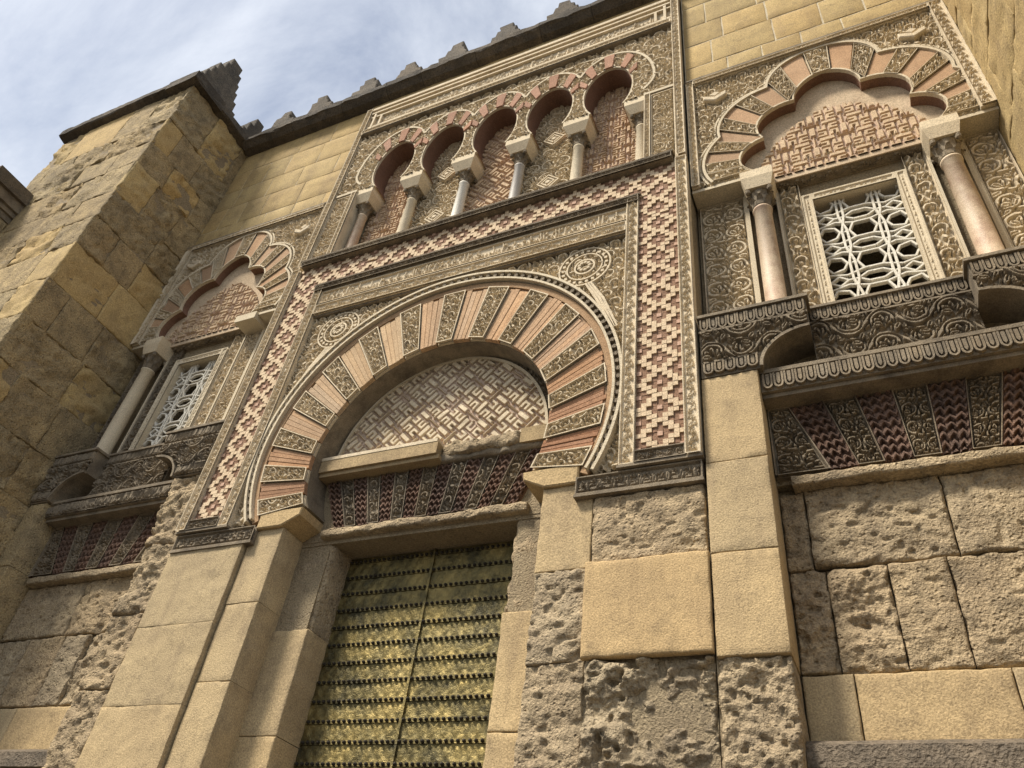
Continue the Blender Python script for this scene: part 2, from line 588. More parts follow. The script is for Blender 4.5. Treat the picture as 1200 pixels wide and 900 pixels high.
def t_tooth(su=0.085, sv=0.14):
    t = Tile(su, sv, 0.0025)
    t.GAP = .004
    t.SOFT = .003
    a = np.linspace(0, np.pi, 14)
    c = su / 2
    r = su * .36
    arc = [(c - r, sv)] + [(c - r * math.cos(x), sv * .38 - r * .9 * math.sin(x)) for x in a] + [(c + r, sv)]
    t.stroke(arc, su * .12)
    t.stroke([(c, sv * .40), (c, sv)], su * .13, top=.9)
    return t


def t_kufic(su=1.7, sv=0.2, seed=3):
    t = Tile(su, sv)
    t.GAP = .005
    r = random.Random(seed)
    u = 0.02
    while u < su - 0.05:
        h = r.choice((.9, .9, .55, .45))
        t.stroke([(u, sv * .14), (u, sv * h)], 0.011)
        k = r.random()
        if k < .4:
            t.stroke([(u, sv * .16), (u + .05, sv * .16), (u + .05, sv * .5), (u + .012, sv * .5)], 0.010)
            u += .05
        elif k < .7:
            t.stroke([(u, sv * h), (u + .03, sv * (h - .12))], 0.010)
        if r.random() < .4:
            t.leaf(u + .02, sv * .65, 1.0, .05, .012)
        t.stroke([(u, sv * .16), (u + .05, sv * .16)], 0.010)
        u += r.choice((.035, .045, .06))
    return t


FRET = []


def t_fret(unit=0.035, diag=False):
    """interlocking key-fret strips"""
    n = 16
    t = Tile(unit * n, unit * n, unit / 8)

    def ln(*p):
        q = np.array(p, float)
        U, V, tt = t._line(q * unit)
        t.H = np.maximum(t.H, (t._field(U, V, np.full(len(U), unit * .36), 0) > 0).astype(float))
    for cx, cy, m in ((0, 0, 1), (8, 8, 1), (8, 0, -1), (0, 8, -1)):
        for k in range(4):
            a = k * math.pi / 2
            ca, sa = round(math.cos(a)), round(math.sin(a))
            path = [(0, 0), (3, 0), (3, 3 * m), (5, 3 * m), (5, -2 * m)]
            ln(*[(cx + x * ca - y * sa, cy + x * sa + y * ca) for x, y in path])
            p2 = [(1.5, 1.5 * m), (1.5, 4.5 * m), (4, 4.5 * m)]
            ln(*[(cx + x * ca - y * sa, cy + x * sa + y * ca) for x, y in p2])
    t.H = 1 - (t.H > 0.45).astype(float)
    return t


def t_cross(unit=0.036):
    """jagged courses of set-out brick corners"""
    t = Tile(unit * 4, unit * 6, unit / 6)
    n = 6
    for j in range(t.nv):
        for i in range(t.nu):
            a, b = i / n, j / n
            z = (b + abs((a % 2) - 1) * 1.2) % 2
            t.H[j, i] = 1.0 if z < 1.0 else (.55 if (a + .5 * (int(b) % 2)) % 2 < .9 else 0.0)
    return t


def t_balls(su=0.11, sv=0.15):
    t = Tile(su, sv, 0.003)
    t.GAP = .008
    t.dot(su / 2, sv * .3, su * .3)
    t.palm(su / 2, sv * .45, math.pi / 2, sv * .45, 5, 1.2)
    t.leaf(0, sv * .2, math.pi / 2, sv * .6, .016)
    return t


T = dict(wild=t_wild(), scroll=t_scroll(), tree=t_tree(), dense=t_dense(), border=t_border(), tooth=t_tooth(), kufic=t_kufic(),
         fret=t_fret(), cross=t_cross(), balls=t_balls(),)


# ------------------------------------------------------------------ height-field panels
def grid_mesh(name, X, Y, Z, mats, mask=None, flip=False, smooth=True, matidx=None):
    nv, nu = X.shape
    v = np.stack([X, Y, Z], -1).reshape(-1, 3)
    c = (v.min(0) + v.max(0)) / 2
    idx = np.arange(nv * nu).reshape(nv, nu)
    q = np.stack([idx[:-1, :-1], idx[:-1, 1:], idx[1:, 1:], idx[1:, :-1]], -1)
    if flip:
        q = q[..., ::-1]
    q = q.reshape(-1, 4)
    mi = None if matidx is None else matidx.reshape(-1)
    if mask is not None:
        mk = mask.reshape(-1)
        q = q[mk]
        if mi is not None:
            mi = mi[mk]
        used = np.unique(q)
        rm = np.full(nv * nu, -1)
        rm[used] = np.arange(len(used))
        v = v[used]
        q = rm[q]
    me = bpy.data.meshes.new(name)
    n = len(q)
    me.vertices.add(len(v))
    me.vertices.foreach_set('co', (v - c).astype(np.float32).ravel())
    me.loops.add(n * 4)
    me.loops.foreach_set('vertex_index', q.astype(np.int32).ravel())
    me.polygons.add(n)
    me.polygons.foreach_set('loop_start', np.arange(0, n * 4, 4, dtype=np.int32))
    for m in (mats if isinstance(mats, (list, tuple)) else [mats]):
        me.materials.append(m)
    if mi is not None:
        me.polygons.foreach_set('material_index', mi.astype(np.int32))
    me.update(calc_edges=True)
    me.polygons.foreach_set('use_smooth', np.full(n, smooth))
    me.validate()
    return me, c


SEED = [11]


def relief(name, parent, mat, fmap, W, H, tile, depth, cell, scale=1.0, off=(0, 0), rim=0.0, maskf=None, flip=False,
           rot=0.0, wear=0.5, smooth=False, two=None, color=None, kind='stuff', label=None, swap=False):
    """carved panel: fmap(u[m], v[m], h[m]) -> X,Y,Z"""
    nu, nv = max(2, int(math.ceil(W / cell))), max(2, int(math.ceil(H / cell)))
    u, v = np.linspace(0, W, nu + 1), np.linspace(0, H, nv + 1)
    U, V = np.meshgrid(u, v)
    SEED[0] += 1
    a, b = (V, U) if swap else (U, V)
    if rot:
        ca, sa = math.cos(rot), math.sin(rot)
        a, b = a * ca - b * sa, a * sa + b * ca
    if two is None and min(W, H) > .15:
        a = a + .022 * fbm(U * 4.3, V * 4.3, SEED[0] + 31, 3) * 2
        b = b + .022 * fbm(U * 4.3, V * 4.3, SEED[0] + 37, 3) * 2
    h = tile.sample(a / scale + off[0], b / scale + off[1])
    h = h * (.72 + .56 * (fbm(U * 9, V * 9, SEED[0] + 43, 2) + .5)) if two is None else h
    if wear > 0:
        wn = fbm(U * 3.1, V * 3.1, SEED[0], 4) + .5
        h = h * np.clip(1.25 - wear * 1.6 * np.clip(wn - .38, 0, 1) * 2.0, 0.15, 1)
        h = h + wear * .10 * fbm(U * 22, V * 22, SEED[0] + 5, 2)
    if rim > 0:
        d = np.minimum(np.minimum(U, W - U), np.minimum(V, H - V))
        h = np.where(d < rim, 1.0, np.where(d < rim * 1.9, np.minimum(h, 0.0), h))
    X, Y, Z = fmap(U, V, h * depth)
    X, Y, Z = np.broadcast_arrays(X, Y, Z)
    mask = None
    if maskf is not None:
        xc = (X[:-1, :-1] + X[1:, 1:]) / 2
        zc = (Z[:-1, :-1] + Z[1:, 1:]) / 2
        mask = maskf(xc, zc)
        if not mask.any():
            return None
    mi = None
    mats = mat
    if two is not None:
        hc = (h[:-1, :-1] + h[1:, 1:] + h[1:, :-1] + h[:-1, 1:]) / 4
        mi = (hc < 0.5).astype(int)
        mats = [mat, two]
    me, c = grid_mesh(name, X, Y, Z, mats, mask, flip, smooth, mi)
    return link(name, me, parent, c, color, kind, label)


def flat(x0, z0, y0, s=1):
    return lambda u, v, h: (s * (x0 + u), y0 - h, z0 + v)


def panel(name, parent, mat, x0, x1, z0, z1, y0, tile, depth, cell, s=1, **kw):
    return relief(name, parent, mat, flat(x0, z0, y0, s), x1 - x0, z1 - z0, tile, depth, cell, flip=(s < 0), **kw)


def block(name, parent, mat, O, eu, ev, en, w_, h_, dep=0.05, rough=0.004, cell=0.2, edge=0.012, seed=None, color=None, tilt=0.0, frq=5.0):
    """one dressed or broken stone: displaced face with worn arrises and side returns"""
    SEED[0] += 1
    sd = SEED[0] if seed is None else seed
    nu, nv = max(3, int(w_ / cell)), max(3, int(h_ / cell))
    # extra lines close to the edges for a rounded arris
    e = min(edge * 1.6, w_ * .2, h_ * .2)
    u = np.r_[0, 0, e * .45, np.linspace(e, w_ - e, nu), w_ - e * .45, w_, w_]
    v = np.r_[0, 0, e * .45, np.linspace(e, h_ - e, nv), h_ - e * .45, h_, h_]
    U, V = np.meshgrid(u, v)
    ou, ov = (sd * 7.31) % 97, (sd * 3.77) % 89
    wu = .35 / frq * fbm((U + ou) * frq * .8, (V + ov) * frq * .8, sd + 61, 3)
    wv = .35 / frq * fbm((U + ov) * frq * .8, (V + ou) * frq * .8, sd + 67, 3)
    n = fbm((U + ou + 2 * wu) * frq, (V + ov + 2 * wv) * frq * 1.3, sd, 5)
    ridged = np.sqrt(np.abs(fbm((U + ov + 3 * wv) * frq * 1.1, (V + ou + 3 * wu) * frq * 1.7, sd + 3, 4))) - .4
    hgt = rough * (2.0 * n - 1.6 * ridged) + rough * .55 * fbm((U + ou) * frq * 7, (V + ov) * frq * 7, sd + 41, 3)
    if rough > .01:
        t6 = (n + .12 * fbm((U + ou) * frq * 3, (V + ov) * frq * 9, sd + 71, 3)) * 9
        fr = t6 - np.floor(t6)
        hgt = hgt * .55 + rough * 1.1 * (np.floor(t6) + fr ** 5) / 9 * 2
        pit = vnoise((U + ou) * frq * 4.2 + 9 * wu, (V + ov) * frq * 5.5 + 9 * wv, sd + 83)
        hgt = hgt - rough * .8 * np.clip((pit - .72) * 7, 0, 1)
    d = np.minimum(np.minimum(U, w_ - U), np.minimum(V, h_ - V))
    ed = edge * np.clip(1 + 5.0 * (fbm((U + ou) * 11, (V + ov) * 11, sd + 9, 3)), .15, 4)
    hgt = hgt - ed * np.clip(1 - d / max(e, 1e-6), 0, 1) ** 2
    hgt = hgt + tilt * (V / h_ - .5)
    ring = np.zeros_like(U, bool)
    ring[0, :] = ring[-1, :] = True
    ring[:, 0] = ring[:, -1] = True
    hgt = np.where(ring, -dep, hgt)
    # slightly wavy outline
    wob = min(rough * .8, .02)
    U2 = U + np.where(d < e * 1.01, wob * fbm((V + ou) * 8, U * 0 + 3.3, sd + 21, 3), 0)
    V2 = V + np.where(d < e * 1.01, wob * fbm((U + ov) * 8, V * 0 + 7.7, sd + 25, 3), 0)
    O, eu, ev, en = map(np.array, (O, eu, ev, en))
    Pp = O[None, None] + U2[..., None] * eu + V2[..., None] * ev + hgt[..., None] * en
    fl = np.dot(np.cross(eu, ev), en) < 0
    me, c = grid_mesh(name, Pp[..., 0], Pp[..., 1], Pp[..., 2], mat, None, bool(fl), True)
    return link(name, me, parent, c, color)


def tone(a=0.10, warm=0.025):
    k = 1 + rng.uniform(-a, a)
    t = rng.uniform(-warm, warm)
    return (k * (1 + t), k, k * (1 - 1.5 * t))


EX, EY, EZ = (1, 0, 0), (0, 1, 0), (0, 0, 1)
NX, NY = (-1, 0, 0), (0, -1, 0)


def courses(parent, mat, O, eu, ev, en, W, zs, wmin, wmax, gap=0.008, rough=0.006, cell=0.12, edge=0.012, dep=0.04, a=.1, name='stone_block', rmul=None, pick=None, frq=5.0):
    O = np.array(O, float)
    for k in range(len(zs) - 1):
        u = 0.0
        first = True
        while u < W - 1e-3:
            bw = rng.uniform(wmin, wmax) * (0.55 if first and k % 2 else 1.0)
            first = False
            if W - u - bw < wmin * .6:
                bw = W - u
            r = rough * (rmul() if rmul else 1.0)
            o = O + np.array(eu) * (u + gap / 2) + np.array(ev) * (zs[k] + gap / 2)
            m = pick() if pick else mat
            block(name, parent, m, o, eu, ev, en, bw - gap, zs[k + 1] - zs[k] - gap, dep, r, cell, edge, color=tone(a), frq=frq)
            u += bw


def strip(parent, x0, x1, z0, z1, yf, yb, tile, mat, s=1, cell=0.0085, depth=0.026, rim=0.012, swap=False, name='frame_moulding', scale=1.0, wear=.5, relief_mat=None):
    m = MB()
    m.prism([(s * x0, z0), (s * x1, z0), (s * x1, z1), (s * x0, z1)], yf, yb, 0.0)
    o = m.build(name, mat, parent)
    panel('carved_relief', o, relief_mat or mat, x0, x1, z0, z1, yf - 0.003, tile, depth, cell, s, rim=rim, swap=swap, scale=scale, wear=wear)
    return o


def arc_pts(cx, cz, r, a0, a1, n, rz=None):
    rz = rz or r
    return [(cx + r * math.cos(a0 + (a1 - a0) * i / n), cz + rz * math.sin(a0 + (a1 - a0) * i / n)) for i in range(n + 1)]


def arc3(p0, p1, p2, n):
    """arc through three points"""
    ax, ay = p0
    bx, by = p1
    cx, cy = p2
    d = 2 * (ax * (by - cy) + bx * (cy - ay) + cx * (ay - by))
    ux = ((ax ** 2 + ay ** 2) * (by - cy) + (bx ** 2 + by ** 2) * (cy - ay) + (cx ** 2 + cy ** 2) * (ay - by)) / d
    uy = ((ax ** 2 + ay ** 2) * (cx - bx) + (bx ** 2 + by ** 2) * (ax - cx) + (cx ** 2 + cy ** 2) * (bx - ax)) / d
    r = math.hypot(ax - ux, ay - uy)
    a0, a1, a2 = math.atan2(ay - uy, ax - ux), math.atan2(by - uy, bx - ux), math.atan2(cy - uy, cx - ux)
    tp = 2 * math.pi
    s1, s2 = (a1 - a0) % tp, (a2 - a0) % tp
    if s1 > s2:
        s2 -= tp
    return [(ux + r * math.cos(a0 + s2 * i / n), uy + r * math.sin(a0 + s2 * i / n)) for i in range(n + 1)]


def band(mb, path, wd, yf, yb, mi=0, closed=False, out=0.5):
    """flat moulding of width wd following a path in XZ, offset so that `out` of it lies to the left of the path"""
    p = np.array(path, float)
    n = len(p)
    d = np.gradient(p, axis=0)
    d /= np.maximum(np.linalg.norm(d, axis=1)[:, None], 1e-9)
    nr = np.c_[-d[:, 1], d[:, 0]]
    a, b = p + nr * wd * out, p - nr * wd * (1 - out)
    v = []
    for i in range(n):
        v += [(a[i, 0], yb, a[i, 1]), (a[i, 0], yf, a[i, 1]), (b[i, 0], yf, b[i, 1]), (b[i, 0], yb, b[i, 1])]
    f = []
    for i in range(n - 1):
        o = i * 4
        for k in range(3):
            f.append((o + k, o + k + 1, o + 4 + k + 1, o + 4 + k))
    f += [(0, 1, 2, 3), tuple((n - 1) * 4 + k for k in (3, 2, 1, 0))]
    mb.add(v, f, mi)
    return mb


def inpoly(poly):
    p = np.array(poly, float)

    def f(x, z):
        r = np.zeros(x.shape, bool)
        j = len(p) - 1
        for i in range(len(p)):
            xi, zi, xj, zj = p[i, 0], p[i, 1], p[j, 0], p[j, 1]
            if zi != zj:
                c = ((zi > z) != (zj > z)) & (x < (xj - xi) * (z - zi) / (zj - zi) + xi)
                r ^= c
            j = i
        return r
    return f


def wedge_map(i0, i1, o0, o1, y0, W, H):
    """bilinear patch: u across (i0->i1), v outwards (i->o)"""
    i0, i1, o0, o1 = map(np.array, (i0, i1, o0, o1))

    def f(u, v, h):
        a, b = u / W, v / H
        x = (i0[0] * (1 - a) + i1[0] * a) * (1 - b) + (o0[0] * (1 - a) + o1[0] * a) * b
        z = (i0[1] * (1 - a) + i1[1] * a) * (1 - b) + (o0[1] * (1 - a) + o1[1] * a) * b
        return x, y0 - h, z
    return f


def ray_circle(c, ang, cc, r):
    dx, dz = math.cos(ang), math.sin(ang)
    ox, oz = c[0] - cc[0], c[1] - cc[1]
    b = ox * dx + oz * dz
    q = b * b - (ox * ox + oz * oz - r * r)
    t = -b + math.sqrt(max(q, 0))
    return (c[0] + dx * t, c[1] + dz * t)


def ray_poly(c, ang, poly):
    """farthest hit of a ray with an open polyline"""
    dx, dz = math.cos(ang), math.sin(ang)
    best = None
    for (ax, az), (bx, bz) in zip(poly[:-1], poly[1:]):
        ex, ez = bx - ax, bz - az
        den = dx * ez - dz * ex
        if abs(den) < 1e-12:
            continue
        t = ((ax - c[0]) * ez - (az - c[1]) * ex) / den
        k = ((ax - c[0]) * dz - (az - c[1]) * dx) / den
        if t > 0 and -1e-6 <= k <= 1 + 1e-6 and (best is None or t > best):
            best = t
    return None if best is None else (c[0] + dx * best, c[1] + dz * best)


# ================================================================== THE SETTING
g = MB()
g.add([(-400, -400, 0), (400, -400, 0), (400, 400, 0), (-400, 400, 0)], [(0, 1, 2, 3)])
go = g.build('ground', M['paving'], None)
go['kind'] = 'structure'
go['label'] = 'granite paved street running along the foot of the mosque wall'

# ------------------------------------------------------------------ curtain wall
wall = thing('mosque_wall', 'long sandstone wall with dark overhanging cornice and stepped merlons above the carved portal', 'wall', (0, 0.8, 0))
m = MB()
ZT = 14.02
WX0, WX1, WZ0, WZ1 = 3.90, 4.76, 6.90, 8.56
m.box(-9.0, -WX1, .8, 2.0, 0, ZT).box(-WX0, WX0, .8, 2.0, 0, ZT).box(WX1, 9.0, .8, 2.0, 0, ZT)
for s in (-1, 1):
    m.box(s * WX0, s * WX1, .8, 2.0, 0, WZ0).box(s * WX0, s * WX1, .8, 2.0, WZ1, ZT)
m.build('wall_core', M['joint'], wall)
m = MB()
m.box(-9, 9, 2.0, 2.4, 0, ZT)
m.build('light_stop_plate', M['dark'], wall)  # added back plate, stops light from behind; near-black colour stands for the unlit interior
m = MB()
for s in (-1, 1):
    m.box(s * 2.765, s * 5.72, .105, .8, 11.17, ZT)
m.box(-2.765, 2.765, .065, .8, 13.735, ZT).box(-2.765, 2.765, .37, .8, 9.45, 13.735)
m.build('mortar_bed', M['mortar'], wall)
for s in (-1, 1):
    x0 = 2.77 if s > 0 else -5.70
    courses(wall, M['gold'], (x0, .10, 11.20), EX, EZ, NY, 2.93, [0, .42, 1.02, 1.58, 2.2, 2.82], .42, .85, gap=.016 if s > 0 else .008,
            rough=.005, cell=.12, edge=.006, dep=.012, a=.09)
courses(wall, M['gold'], (-2.76, .06, 13.74), EX, EZ, NY, 5.52, [0, .28], .6, 1.1, gap=.008, rough=.006, cell=.12, dep=.012)
# cornice: a row of crusted slabs with a hollow underside
x = -5.66
while x < 5.69:
    L_ = min(rng.uniform(.7, 1.2), 5.70 - x)
    mm = MB()
    n = max(4, int(L_ / .09))
    prof = [(.10, 13.99), (-.05, 14.02), (-.14, 14.10), (-.17, 14.12), (-.17, 14.24), (-.10, 14.30), (.30, 14.33)]
    vs, fs = [], []
    for i in range(n + 1):
        xx = x + .004 + (L_ - .008) * i / n
        for j, (y, z) in enumerate(prof):
            k = .022 if j in (2, 3, 4, 5) else .006
            jx = float(fbm(np.array(xx * 5.0), np.array(j * 3.7), 77, 4)) * 2
            jz = float(fbm(np.array(xx * 6.0), np.array(j * 5.1 + 40), 78, 4)) * 2
            vs.append((xx, y + k * jx * 1.4, z + k * jz))
    np_ = len(prof)
    for i in range(n):
        for j in range(np_ - 1):
            fs.append((i * np_ + j, (i + 1) * np_ + j, (i + 1) * np_ + j + 1, i * np_ + j + 1)[::-1])
    fs += [tuple(range(np_)), tuple(reversed(range(n * np_, (n + 1) * np_)))]
    mm.add(vs, fs)
    mm.build('cornice_slab', M['crust'], wall, color=tone(.2))
    x += L_


def merlon(parent, cx, cy, z0, wd, steps, sh, th, along='x', jag=.015):
    """stepped saw-tooth merlon"""
    left, right = [], []
    for k in range(steps):
        hw = wd / 2 * (1 - k / steps * .88)
        zz0, zz1 = z0 + k * sh, z0 + (k + 1) * sh
        j = rng.uniform(-jag, jag)
        left += [(-hw + j, zz0), (-hw + j + rng.uniform(-jag, jag), zz1)]
        right += [(hw + j, zz0), (hw + j - rng.uniform(0, jag), zz1 + rng.uniform(-jag, jag))]
    poly = left + right[::-1]
    q = MB()
    q.prism(poly, -th / 2, th / 2, .015)
    v = np.array(q.v)
    if along == 'x':
        v = np.c_[v[:, 0] + cx, v[:, 1] + cy, v[:, 2]]
    else:
        v = np.c_[-v[:, 1] + cx, v[:, 0] + cy, v[:, 2]]
    q.v = [tuple(p) for p in v]
    q.build('merlon', M['crust'], parent, color=tuple(c * 1.25 for c in tone(.2)))


for k, x in enumerate((-4.95, -4.0, -3.02, -2.1, -1.14, -.2, .8, 1.75, 2.7, 3.65, 4.6)):
    merlon(wall, x + rng.uniform(-.05, .05), .06, 14.28, .70, 4, .165 + rng.uniform(-.02, .01), .30, jag=.045)

# ------------------------------------------------------------------ towers
for s, lab in ((-1, 'eroded sandstone tower with dark cornice, beside the shaded window bay'),
               (1, 'sandstone tower side wall rising beside the pink speckled marble column')):
    tw = thing('tower', lab, 'tower', (s * 7.4, -.3, 0), 'towers flanking the portal')
    xi, xo, yf = 5.70, 9.02, -1.44
    q = MB()
    q.box(s * (xi + .03), s * xo, yf + .03, .8, 0, 14.1)
    q.build('tower_core', M['joint'], tw)
    zs = [0]
    while zs[-1] < 13.3:
        zs.append(zs[-1] + rng.uniform(.55, .78))
    zs[-1] = 14.08

    def rm():
        return rng.choice((.3, .5, 1.0, 1.5, 2.2))

    def pk():
        return M['gold'] if rng.random() < .15 else M['tower']
    # side face towards the portal
    if s < 0:
        courses(tw, M['tower'], (-xi, yf, 0), EY, EZ, EX, 1.82, zs, .5, 1.1, gap=.004, rough=.024, cell=.04, edge=.010, dep=.06, a=.08, rmul=rm, pick=pk, frq=3.5)
        courses(tw, M['tower'], (-xo, yf, 0), EX, EZ, NY, xo - xi, zs, .6, 1.3, gap=.004, rough=.024, cell=.05, edge=.010, dep=.06, a=.07, rmul=rm, pick=pk, frq=3.5)
    else:
        courses(tw, M['tower'], (xi, yf, 0), EY, EZ, NX, 1.82, zs, .5, 1.1, gap=.003, rough=.012, cell=.05, edge=.003, dep=.06, a=.05, pick=lambda: M['gold'])
        courses(tw, M['tower'], (xi, yf, 0), EX, EZ, NY, xo - xi, zs, .7, 1.3, gap=.010, rough=.010, cell=.12, edge=.012, dep=.06, a=.10)
    # cornice slabs round the top
    def slab(axis, a0, a1):
        n = max(4, int((a1 - a0) / .08))
        prof = [(.02, 14.08), (-.10, 14.12), (-.13, 14.14), (-.13, 14.29), (.02, 14.33), (.6, 14.34), (.6, 14.08)]
        vs, fs = [], []
        for i in range(n + 1):
            t = a0 + (a1 - a0) * i / n
            for j, (d, z) in enumerate(prof):
                k = .02 if j in (1, 2, 3, 4) else 0
                dd = d + k * 2 * float(fbm(np.array(t * 5), np.array(j * 3.1), 31, 4))
                zz = z + k * 2 * float(fbm(np.array(t * 6), np.array(j * 4.7), 32, 4))
                vs.append((t, yf + dd, zz) if axis == 'x' else (s * (xi + dd), t, zz))
        k = len(prof)
        for i in range(n):
            for j in range(k):
                fs.append((i * k + j, i * k + (j + 1) % k, (i + 1) * k + (j + 1) % k, (i + 1) * k + j))
        fs += [tuple(reversed(range(k))), tuple(range(n * k, (n + 1) * k))]
        z_ = MB()
        z_.add(vs, fs)
        z_.build('cornice_slab', M['crust'], tw, color=tone(.2))
    if s < 0:
        for a0, a1 in ((-9.15, -8.0), (-8.0, -6.9), (-6.9, -5.571)):
            slab('x', a0 + .004, a1)
        for a0, a1 in ((-1.568, -.7), (-.7, .0), (0.0, .42)):
            slab('y', a0, a1 - .004)
        for x in (-8.6, -7.75, -6.95):
            merlon(tw, x, yf + .22, 14.30, .6, 4, .17, .28)
        merlon(tw, -5.83, -1.02, 14.30, .95, 6, .22, .30, 'y')
        merlon(tw, -5.83, -.02, 14.30, .5, 3, .26, .28, 'y')
    else:
        slab('x', 5.571, 9.1)
        slab('y', -1.568, .42)

# buttress set against the front of the left tower
bt = thing('buttress', 'low buttress with grey moulded cornice against the front of the eroded tower', 'buttress', (-9.3, -1.7, 0))
q = MB()
q.box(-10.6, -8.48, -1.93, -1.43, 0, 11.3)
q.build('buttress_core', M['joint'], bt)
courses(bt, M['tower'], (-8.46, -1.95, 0), EY, EZ, EX, .52, [k * .7 for k in range(17)], .5, .9, gap=.01, rough=.01, cell=.1, dep=.05)
courses(bt, M['tower'], (-10.6, -1.95, 0), EX, EZ, NY, 2.14, [k * .7 for k in range(17)], .6, 1.1, gap=.01, rough=.01, cell=.12, dep=.05)
for k, (z0, z1, o) in enumerate(((11.2, 11.32, .02), (11.32, 11.42, .06), (11.42, 11.62, .11), (11.62, 11.9, .17))):
    q = MB()
    q.box(-10.7, -8.46 + o, -1.95 - o, -1.40, z0, z1 - .004)
    q.build('cornice_moulding', M['patina'] if k < 3 else M['crust'], bt, color=(1.6, 1.55, 1.45) if k == 3 else None)

# ================================================================== THE PORTAL
portal = thing('portal', 'carved horseshoe arch portal framed by brown and cream chequered mosaic over the bronze door', 'portal', (0, 0, 0))
AC, AR = (0.0, 6.20), 1.93          # outer edge of the voussoirs
IC, IR = (0.03, 6.0), 1.345         # intrados
VC = (0.02, 5.60)                   # point the joints radiate from
m = MB()
a0 = math.asin((5.07 - AC[1]) / 1.90)
poly = [(-2.75, 5.07), (-2.75, 9.46), (2.75, 9.46), (2.75, 5.07)] + arc_pts(AC[0], AC[1], 1.90, a0, math.pi - a0, 48)
m.prism(poly, .07, .8)
for s in (-1, 1):
    m.box(s * 1.40, s * 2.75, .075, .8, 0, 5.065)
    m.box(s * 1.02, s * 1.40, .38, .8, 0, 5.25)
m.prism(arc_pts(0, 6.2, 1.93, math.radians(-32), math.radians(212), 40), .37, .8)
m.build('portal_core', M['joint'], portal)

# --- voussoirs: 29, carved and plain in turn
NV, STEP = 29, 6.7
for k in range(NV):
    b0 = math.radians(90 + NV * STEP / 2 - STEP * k)
    b1 = b0 - math.radians(STEP)
    g_ = math.radians(.12)
    aa = [b0 - g_ + (b1 - b0 + 2 * g_) * i / 4 for i in range(5)]
    inn = [ray_circle(VC, a, IC, IR) for a in aa]
    out = [ray_circle(VC, a, AC, AR - .004) for a in aa]
    carved = k % 2 == 0
    q = MB()
    q.prism(inn + out[::-1], .045 if carved else .036, .36, .006)
    red = [(0.64, .47, .40), (.72, .56, .48), (.82, .70, .62), (.95, .86, .78), (.92, .84, .75), (.98, .90, .80), (.90, .78, .70)]
    i_ = (k - 1) // 2
    if carved:
        o = q.build('voussoir', M['pale'], portal, color=(.95, .93, .9), label='carved voussoir with scrolling leaves')
        wd = math.hypot(out[0][0] - out[-1][0], out[0][1] - out[-1][1])
        ln = math.hypot(out[2][0] - inn[2][0], out[2][1] - inn[2][1])

        def ins(p, c, f=.94):
            return (c[0] + (p[0] - c[0]) * f, c[1] + (p[1] - c[1]) * f)
        cc = tuple(np.mean([inn[0], inn[-1], out[0], out[-1]], axis=0))
        fm = wedge_map(inn[0], inn[-1], out[0], out[-1], .042, wd, ln)
        relief('carved_relief', o, M['carved'], fm, wd, ln, T['wild'], .045, .0062, scale=.82, off=(.17 * k, .11 * k), rim=.014, flip=True, wear=.2)
    else:
        c_ = red[min(i_, 6)] if i_ <= 6 else red[max(0, 13 - i_)]
        if i_ > 7:
            c_ = (c_[0] * 1.02, c_[1] * .93, c_[2] * .9)
        c_ = tuple(c * t for c, t in zip(c_, tone(.06)))
        vq = q.build('voussoir', M['plaster'], portal, color=(.7, .6, .55))
        nb = 4
        for t_ in range(nb):
            e0 = b0 - g_ + (b1 - b0 + 2 * g_) * t_ / nb - .0004
            e1 = b0 - g_ + (b1 - b0 + 2 * g_) * (t_ + 1) / nb + .0004
            ea = [e0, (e0 + e1) / 2, e1]
            cut_ = 1 - rng.choice((0, 0, 0, .012, .03))
            bi = [ray_circle(VC, a, IC, IR - .002) for a in ea]
            bo = [ray_circle(VC, a, AC, (AR - .006) * cut_ + (1 - cut_) * .9) for a in ea]
            bq = MB()
            bq.prism(bi + bo[::-1], .020 + rng.uniform(-.004, .005), .3605, .004)
            bq.build('brick', M['plaster'], vq, color=tuple(c * t for c, t in zip(c_, tone(.10, .03))))

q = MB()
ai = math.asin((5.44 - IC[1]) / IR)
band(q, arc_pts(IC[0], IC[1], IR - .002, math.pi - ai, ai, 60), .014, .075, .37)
q.build('arch_soffit', M['patina'], portal)  # added dark lining: grime and the underside's shade put into one colour
# --- archivolt: channel, inner fillet, toothed ring, outer fillet
ae = math.asin((5.30 - AC[1]) / 2.0)
path = arc_pts(AC[0], AC[1], 1.965, math.pi - ae, ae, 90)
q = MB()
band(q, path, .075, .015, .30)
q.build('archivolt_channel', M['plaster'], portal, color=(.72, .60, .5))
ring = MB()
band(ring, arc_pts(0, 6.235, 2.00, math.pi - ae, ae, 96), .026, -.035, .12)
band(ring, arc_pts(0, 6.262, 2.075, math.pi - ae + .01, ae - .01, 96), .028, -.035, .12)
arch = ring.build('archivolt', M['pale'], portal)
ring = MB()
band(ring, arc_pts(0, 6.248, 2.038, math.pi - ae, ae, 96), .072, .012, .12)
ring.build('tooth_band', M['patina'], arch)
q = MB()
NT = 86
for i in range(NT):
    a = math.pi - ae + (2 * ae - math.pi) * (i + .5) / NT
    ca, sa = math.cos(a), math.sin(a)
    for rr, hw in ((2.020, .016), (2.040, .022), (2.058, .013)):
        c = (rr * ca, 6.248 + rr * sa)
        t_ = (-sa, ca)
        p = [(c[0] + t_[0] * hw * u - ca * .011 * v, c[1] + t_[1] * hw * u - sa * .011 * v) for u, v in ((-1, 1), (1, 1), (1, -1), (-1, -1))]
        q.prism(p, -.022 if hw > .012 else -.030, .03)
q.build('archivolt_teeth', M['patina'], arch, kind='stuff')

# --- spandrels
def span_mask(x, z):
    return np.hypot(x, z - 6.262) > 2.075


